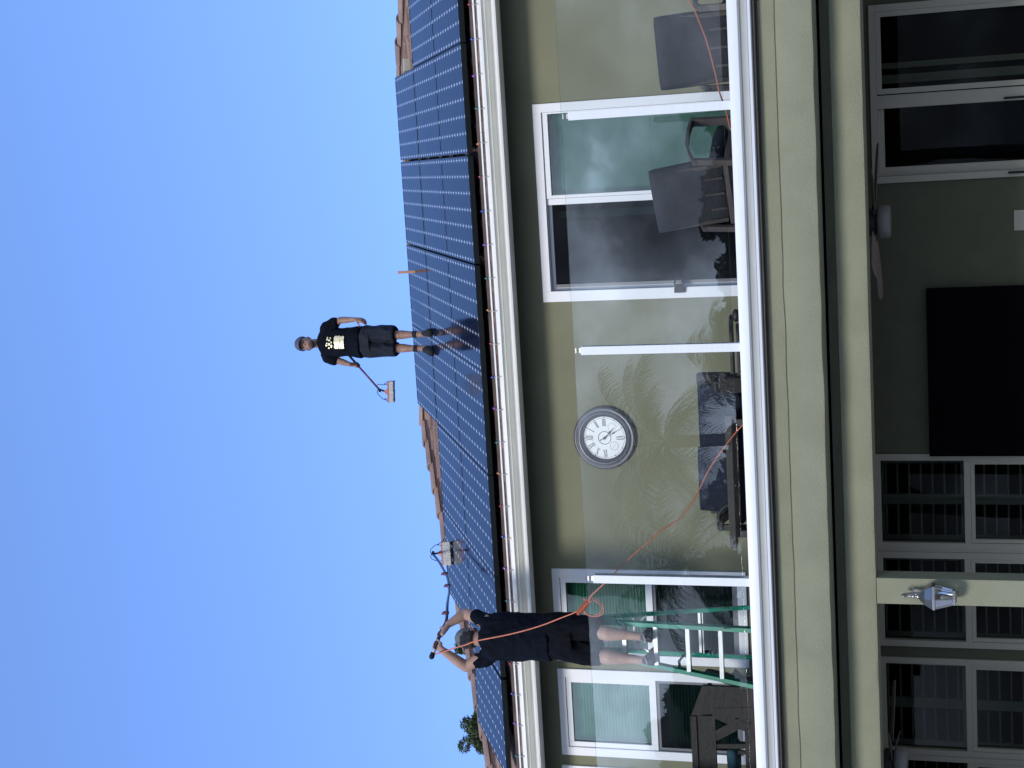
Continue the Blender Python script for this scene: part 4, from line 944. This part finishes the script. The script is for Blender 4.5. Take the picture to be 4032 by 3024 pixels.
# ---- man on the roof, facing the camera
G0 = RP(-1.98, 3.32, 0)
m2 = thing('person', 'person in black t-shirt, charcoal shorts and cap standing on the solar panels', 'person', G0)
yy = 16.75
bm = B()
aR, aL = V((-1.912, 16.78, 7.93)), V((-2.078, 16.78, 7.93)); kR, kL = V((-1.915, 16.77, 8.30)), V((-2.068, 16.77, 8.30))
limb(bm, [(-1.90, 16.80, 8.60), kR], [.085, .056]); limb(bm, [(-2.07, 16.80, 8.60), kL], [.085, .056])
for k_, a_ in ((kR, aR), (kL, aL)):
    mid = k_.lerp(a_, .38)+V((0, .02, 0)); limb(bm, [k_, mid, k_.lerp(a_, .75), a_, a_+V((0, 0, -.08))], [.052, .054, .038, .034, .036])
ell(bm, (-1.985, 16.80, 8.62), (.15, .11, .12)); limb(bm, [(-1.985, 16.79, 8.66), (-1.988, 16.785, 8.95), (-1.985, 16.785, 9.07)], [.09, .09, .085]); ell(bm, (-1.978, 16.785, 9.10), (.145, .075, .07))
limb(bm, [(-1.982, 16.78, 9.16), (-1.986, 16.765, 9.26)], [.056, .054])
ell(bm, (-1.988, 16.76, 9.360), (.076, .095, .112)); ell(bm, (-1.990, 16.712, 9.292), (.056, .055, .078))                      # skull, jaw
ell(bm, (-1.989, 16.665, 9.335), (.012, .020, .022)); ell(bm, (-1.989, 16.680, 9.355), (.010, .014, .024))                      # nose
for s in (-1, 1): ell(bm, (-1.988+s*.074, 16.765, 9.335), (.010, .020, .030)); ell(bm, (-1.989+s*.030, 16.690, 9.375), (.022, .012, .008)); ell(bm, (-1.989+s*.036, 16.700, 9.325), (.018, .02, .02))
s1, s2_ = V((-1.835, 16.785, 9.085)), V((-2.125, 16.785, 9.105)); e1, e2 = V((-1.722, 16.79, 8.915)), V((-2.207, 16.79, 8.965)); w1, w2 = V((-1.712, 16.73, 8.705)), V((-2.236, 16.70, 8.80))
limb(bm, [s1, s1.lerp(e1, .5), e1], [.056, .048, .040]); limb(bm, [e1, e1.lerp(w1, .35), w1], [.041, .040, .027]); limb(bm, [s2_, s2_.lerp(e2, .5), e2], [.056, .048, .040]); limb(bm, [e2, e2.lerp(w2, .35), w2], [.041, .040, .027])
fingers(bm, w1+V((-.004, -.012, -.055)), (-.15, -.1, -1), (-.6, -.8, 0), (-.8, .5, -.1), .42, 1.0)
pA, pB = V((-2.015, 16.93, 9.02)), V((-2.526, 16.62, 8.418)); gp_ = V((-2.254, 16.785, 8.738)); ax = (pB-pA).normalized()
bk = (w2-gp_); bk = (bk-ax*bk.dot(ax)).normalized(); limb(bm, [w2, gp_+bk*.030], [.027, .024]); caps(bm, gp_+bk*.030+ax*.026, gp_+bk*.030-ax*.026, .019, .019, 10); gripring(bm, gp_, ax, bk, .012, r=.0095)
o_ = ax.cross(bk); caps(bm, gp_+bk*.028-ax*.03, gp_-o_*.024-ax*.01+bk*.004, .0115, .010, 8); caps(bm, gp_-o_*.024-ax*.01+bk*.004, gp_-o_*.018+ax*.015-bk*.010, .010, .009, 8)
organic('body', bm, 'skin_b', m2, .0075, 3)
bm = B()
for s in (-1, 1): ell(bm, (-1.989+s*.030, 16.674, 9.358), (.013, .006, .006))
finish('eyes', bm, 'hair', m2, smooth=True)
bm = B(); ell(bm, (-1.989, 16.656, 9.285), (.022, .006, .006)); finish('mouth', bm, mat('lips', (.22, .08, .07), .5), m2, smooth=True)
bm = B(); ell(bm, (-1.990, 16.698, 9.262), (.052, .050, .040)); finish('stubble', bm, mat('dark_stubble', (.10, .06, .05), .9), m2, smooth=True)
bm = B(); loft(bm, orings([(-1.990, 16.80, 8.652, .188, .155), (-1.989, 16.80, 8.73, .186, .152), (-1.988, 16.80, 8.82, .174, .138), (-1.985, 16.79, 8.93, .168, .130), (-1.978, 16.785, 9.03, .176, .122), (-1.973, 16.78, 9.11, .180, .112), (-1.978, 16.78, 9.165, .135, .092), (-1.984, 16.78, 9.205, .072, .070)]))
limb(bm, [(-1.87, 16.78, 9.09), (-1.805, 16.78, 9.085), (-1.755, 16.785, 8.99)], [.085, .083, .070]); limb(bm, [(-2.09, 16.78, 9.10), (-2.145, 16.78, 9.10), (-2.186, 16.785, 9.035)], [.085, .082, .069])
organic('t_shirt', bm, 'cotton', m2, .009, 3, disp=.010, dscale=.09)
tsh = bpy.data.objects['t_shirt.001'] if 't_shirt.001' in bpy.data.objects else None
# metallic print on the chest: torn-edged golden patch
bm = B(); rnd = random.Random(4)
def blot(cx, cz, rx, rz, n=9):
    y0 = 16.6545; c_ = bm.verts.new((cx, y0-.004*0, cz)); vs = []
    for k in range(n):
        a = 2*math.pi*k/n; q = rnd.uniform(.65, 1.2); vs.append(bm.verts.new((cx+rx*q*math.cos(a), y0, cz+rz*q*math.sin(a))))
    for k in range(n): bm.faces.new((c_, vs[k], vs[(k+1) % n]))
for i in range(7):
    for j in range(5):
        blot(-1.905-.021*i+rnd.uniform(-.003, .003), 8.84+.0245*j+rnd.uniform(-.004, .004), .0148, .0158)
bmA = bm; bm = B()
for p in ((-1.915, 8.995), (-1.94, 9.01), (-1.965, 8.985), (-1.985, 9.015), (-2.005, 8.985), (-1.975, 9.04), (-2.0, 9.05), (-2.03, 9.02), (-1.93, 9.035), (-2.02, 8.99), (-1.91, 9.03)): blot(p[0], p[1], rnd.uniform(.008, .015), rnd.uniform(.009, .014))
gold = mat('gold_foil_print', (.88, .76, .48), .38, metal=.2, var=.3, vscale=30)
for b_ in (bmA, bm):
    for v in b_.verts: v.co.y = 16.785-.134*math.sqrt(max(0, 1-((v.co.x+1.982)/.172)**2))**.85-.013
    finish('chest_print', b_, gold, m2)
bm = B(); loft(bm, orings([(-1.985, 16.80, 8.70, .150, .120), (-1.985, 16.80, 8.62, .172, .138), (-1.985, 16.80, 8.52, .185, .145)]))
for x0, x1, w_ in ((-1.895, -1.900, .098), (-2.075, -2.075, .090)): loft(bm, orings([(x0, 16.80, 8.62, .10, .13), (x0, 16.80, 8.42, w_, .122), (x1, 16.79, 8.245, w_-.002, .115), (x1, 16.79, 8.225, w_-.012, .105)]))
organic('shorts', bm, 'shorts_g', m2, .009, 3, disp=.013, dscale=.10)
bm = B(); ell(bm, (-1.988, 16.768, 9.410), (.090, .110, .095))
for v in list(bm.verts):
    if v.co.z < 9.392: v.co.z = 9.392
ell(bm, (-1.988, 16.768, 9.503), (.008, .008, .005)); cp2 = finish('cap', bm, 'cap_b', m2, smooth=50)
bm = B(); A = [(math.cos(R(-40-100*q/8)), math.sin(R(-40-100*q/8))) for q in range(9)]
pa = [Vector((-1.988+.078*c_, 16.768+.098*s_, 9.398)) for c_, s_ in A]; pb = [Vector((-1.992+.080*c_, 16.768+.165*s_, 9.388)) for c_, s_ in A]
for k in range(8): loft(bm, [[pa[k], pa[k+1], pb[k+1], pb[k]], [p+V((0, 0, .004)) for p in (pa[k], pa[k+1], pb[k+1], pb[k])]])
finish('visor', bm, 'cap_b', cp2)
for a_ in (aR, aL):
    bm = B(); limb(bm, [a_+V((0, 0, .075)), a_+V((0, 0, .045))], [.040, .040]); finish('sock', bm, 'sock', m2, smooth=True)
for hx, tx in ((-1.905, -1.870), (-2.078, -2.105)):
    h_ = RP(hx, 3.385, .016); t_ = RP(tx, 3.13, .016); shoe(m2, h_, t_, w=.046, h=.082, m='sock', trim=False)
b2 = thing('cleaning_pole', 'dark red cleaning pole with brush held low by the person on the roof', 'cleaning pole', gp_)
bm = B(); tube(bm, [pA, pB], .0115, 10); finish('shaft', bm, 'pole_r', b2, smooth=True)
bm = B(); tube(bm, [pA, gp_+ax*.03], .0145, 10); finish('grip', bm, 'pole_n', b2, smooth=True)
brush_head(b2, (-2.556, 16.62, 8.232), .246, axis=V((-.242, 0, .012)), up=V((.0, 0, 1)), joint=pB, bh=.052)
# wooden stake behind the top row
bm = B(); bar(bm, (-1.245, 17.6, 8.46), (-1.242, 17.6, 8.13), .032, .022, up=(0, 1, 0)); 
o = finish('wooden_stake', bm, 'wood', None, loc=(-1.24, 17.6, 8.1), bevel=.003); tag(o, 'short upright wooden stake on the top row of solar panels', 'stake')

# ---------------------------------------------------------------- vegetation
def leaf_quads(bm, c, n, r, size, rnd, squash=1., asp=2.2):
    for _ in range(n):
        d = V((rnd.gauss(0, 1), rnd.gauss(0, 1), rnd.gauss(0, 1))).normalized()*r*rnd.uniform(.35, 1)**.6; d.z *= squash; p = V(c)+d
        a = V((rnd.gauss(0, 1), rnd.gauss(0, 1), rnd.gauss(0, .6))).normalized(); b = a.cross(V((rnd.gauss(0, 1), rnd.gauss(0, 1), 1))).normalized(); s = size*rnd.uniform(.6, 1.3)
        v = [bm.verts.new(q) for q in (p-a*s*asp*.5, p+b*s*.5, p+a*s*asp*.5, p-b*s*.5)]; bm.faces.new(v)
def tree(loc, h, crown, n, size, label, leaf='leafB', seed=1, name='tree', dens=1.0, needle=2.2):
    rnd = random.Random(seed); x, y = loc; t = thing(name, label, 'tree', (x, y, 0), None)
    bm = B(); tube(bm, spline([(x, y, 0), (x+.1, y, h*.4), (x-.05, y+.1, h*.75)], 4), [.22-.012*i for i in range(9)], 8)
    for c, r in crown: tube(bm, spline([(x, y, h*.45), ((x+c[0])/2, (y+c[1])/2, (h*.55+c[2])/2), c], 3), [.10, .09, .075, .06, .045, .03, .02], 6)
    finish('trunk', bm, 'bark', t, smooth=True)
    bm = B()
    for c, r in crown:
        for k in range(9):
            q = V(c)+V((rnd.gauss(0, 1), rnd.gauss(0, 1), rnd.gauss(0, 1))).normalized()*r*rnd.uniform(.45, 1.0); leaf_quads(bm, q, int(n/9), r*.42, size, rnd, .8, needle)
    finish('crown', bm, leaf, t); return t
# conifer seen above the roof at the left
tree((-12.2, 30), 13, [((-11.95, 30, 12.42), .42), ((-12.25, 30, 12.05), .35), ((-11.75, 30, 12.05), .3), ((-10.2, 30, 12.25), .33), ((-10.9, 30, 10.9), .7), ((-12.9, 30, 10.8), .8), ((-11.8, 30, 10.9), 1.0), ((-10.2, 30, 11.3), .8)], 1500, .030, 'feathery green tree top rising behind the roof at the left', 'leafC', 3, 'conifer', needle=4.5)
def palm(loc, h, label, seed, L=2.7):
    rnd = random.Random(seed); x, y = loc; t = thing('palm_tree', label, 'palm tree', (x, y, 0), 'palm trees behind the photographer')
    bm = B(); tube(bm, spline([(x, y, 0), (x+.15, y, h*.5), (x, y, h)], 6), .17, 10); finish('trunk', bm, 'bark', t, smooth=True)
    bm = B()
    for k in range(26):
        az = 2*math.pi*k*.618+rnd.uniform(-.2, .2); el = rnd.uniform(-.35, 1.25); e = V((math.cos(az), math.sin(az), 0)); p = V((x, y, h)); d = (e*math.cos(el)+V((0, 0, 1))*math.sin(el)).normalized(); pts_ = [p.copy()]; st_ = L/11
        for i in range(11): d = (d-V((0, 0, 1))*.085*(1+i*.12)).normalized(); p = p+d*st_; pts_.append(p.copy())
        tube(bm, pts_, [.02-.0014*i for i in range(12)], 4)
        for i in range(2, 12):
            for j in range(4):
                q = pts_[i-1].lerp(pts_[i], j/4); dd = (pts_[i]-pts_[i-1]).normalized(); sd = dd.cross(V((0, 0, 1))).normalized(); ll = .62*math.sin(math.pi*min(1, (i+j/4)/12.5))**.5+.1
                for s in (-1, 1):
                    a = (sd*s+dd*.75-V((0, 0, 1))*rnd.uniform(.25, .7)).normalized(); w = .011; m1 = q+a*ll*.6; m2_ = q+(a-V((0, 0, .30))).normalized()*ll
                    bm.faces.new([bm.verts.new(v) for v in (q-dd*w, q+dd*w, m1+dd*w*.9, m1-dd*w*.9)]); bm.faces.new([bm.verts.new(v) for v in (m1-dd*w*.9, m1+dd*w*.9, m2_+dd*.003, m2_-dd*.003)])
    finish('crown', bm, 'leafA', t)
palm((-7.4, -14.0), 9.65, 'feather palm reflected in the glass beside the clock', 2)
palm((-10.7, -14.2), 9.25, 'feather palm reflected in the glass left of the first palm', 5)
palm((-5.3, -17.0), 8.3, 'low feather palm reflected beside the middle railing post', 9, 1.8)
tree((-.6, -16), 7, [((-.7, -16, 8.0), 1.0), ((.4, -16, 8.3), .9), ((-1.8, -16, 7.8), .9), ((0, -16, 7.0), 1.3), ((-1.5, -16, 6.8), 1.4)], 1900, .15, 'dark leafy tree reflected in the glass beside the slate chairs', 'leafB', 11)
tree((-3.6, -18), 7, [((-3.2, -18, 8.0), .9), ((-4.3, -18, 8.4), .8), ((-2.4, -18, 7.6), .9), ((-3.6, -18, 6.9), 1.5)], 800, .16, 'leafy tree reflected low in the sliding door', 'leafB', 12)
tree((-15.2, -15), 8, [((-14.2, -15, 9.3), .9), ((-15.6, -15, 9.6), 1.0), ((-16.8, -15, 9.4), 1.0), ((-14.8, -15, 8.2), 1.3), ((-16.2, -15, 8.0), 1.5), ((-17.8, -15, 8.4), 1.2), ((-15.4, -15, 7.4), 1.6), ((-17.4, -15, 7.2), 1.6)], 2600, .17, 'leafy tree reflected at the left above the timber table', 'leafB', 13)
tree((-11.8, -20), 7, [((-12.5, -20, 8.8), 1.2), ((-10.6, -20, 8.4), 1.2), ((-9.0, -20, 8.0), 1.3), ((-11.5, -20, 7.4), 1.6)], 800, .2, 'leafy tree reflected beneath the palms', 'leafB', 14)

S.cycles.max_bounces = 12; S.cycles.transparent_max_bounces = 24; S.cycles.caustics_reflective = False; S.cycles.caustics_refractive = False
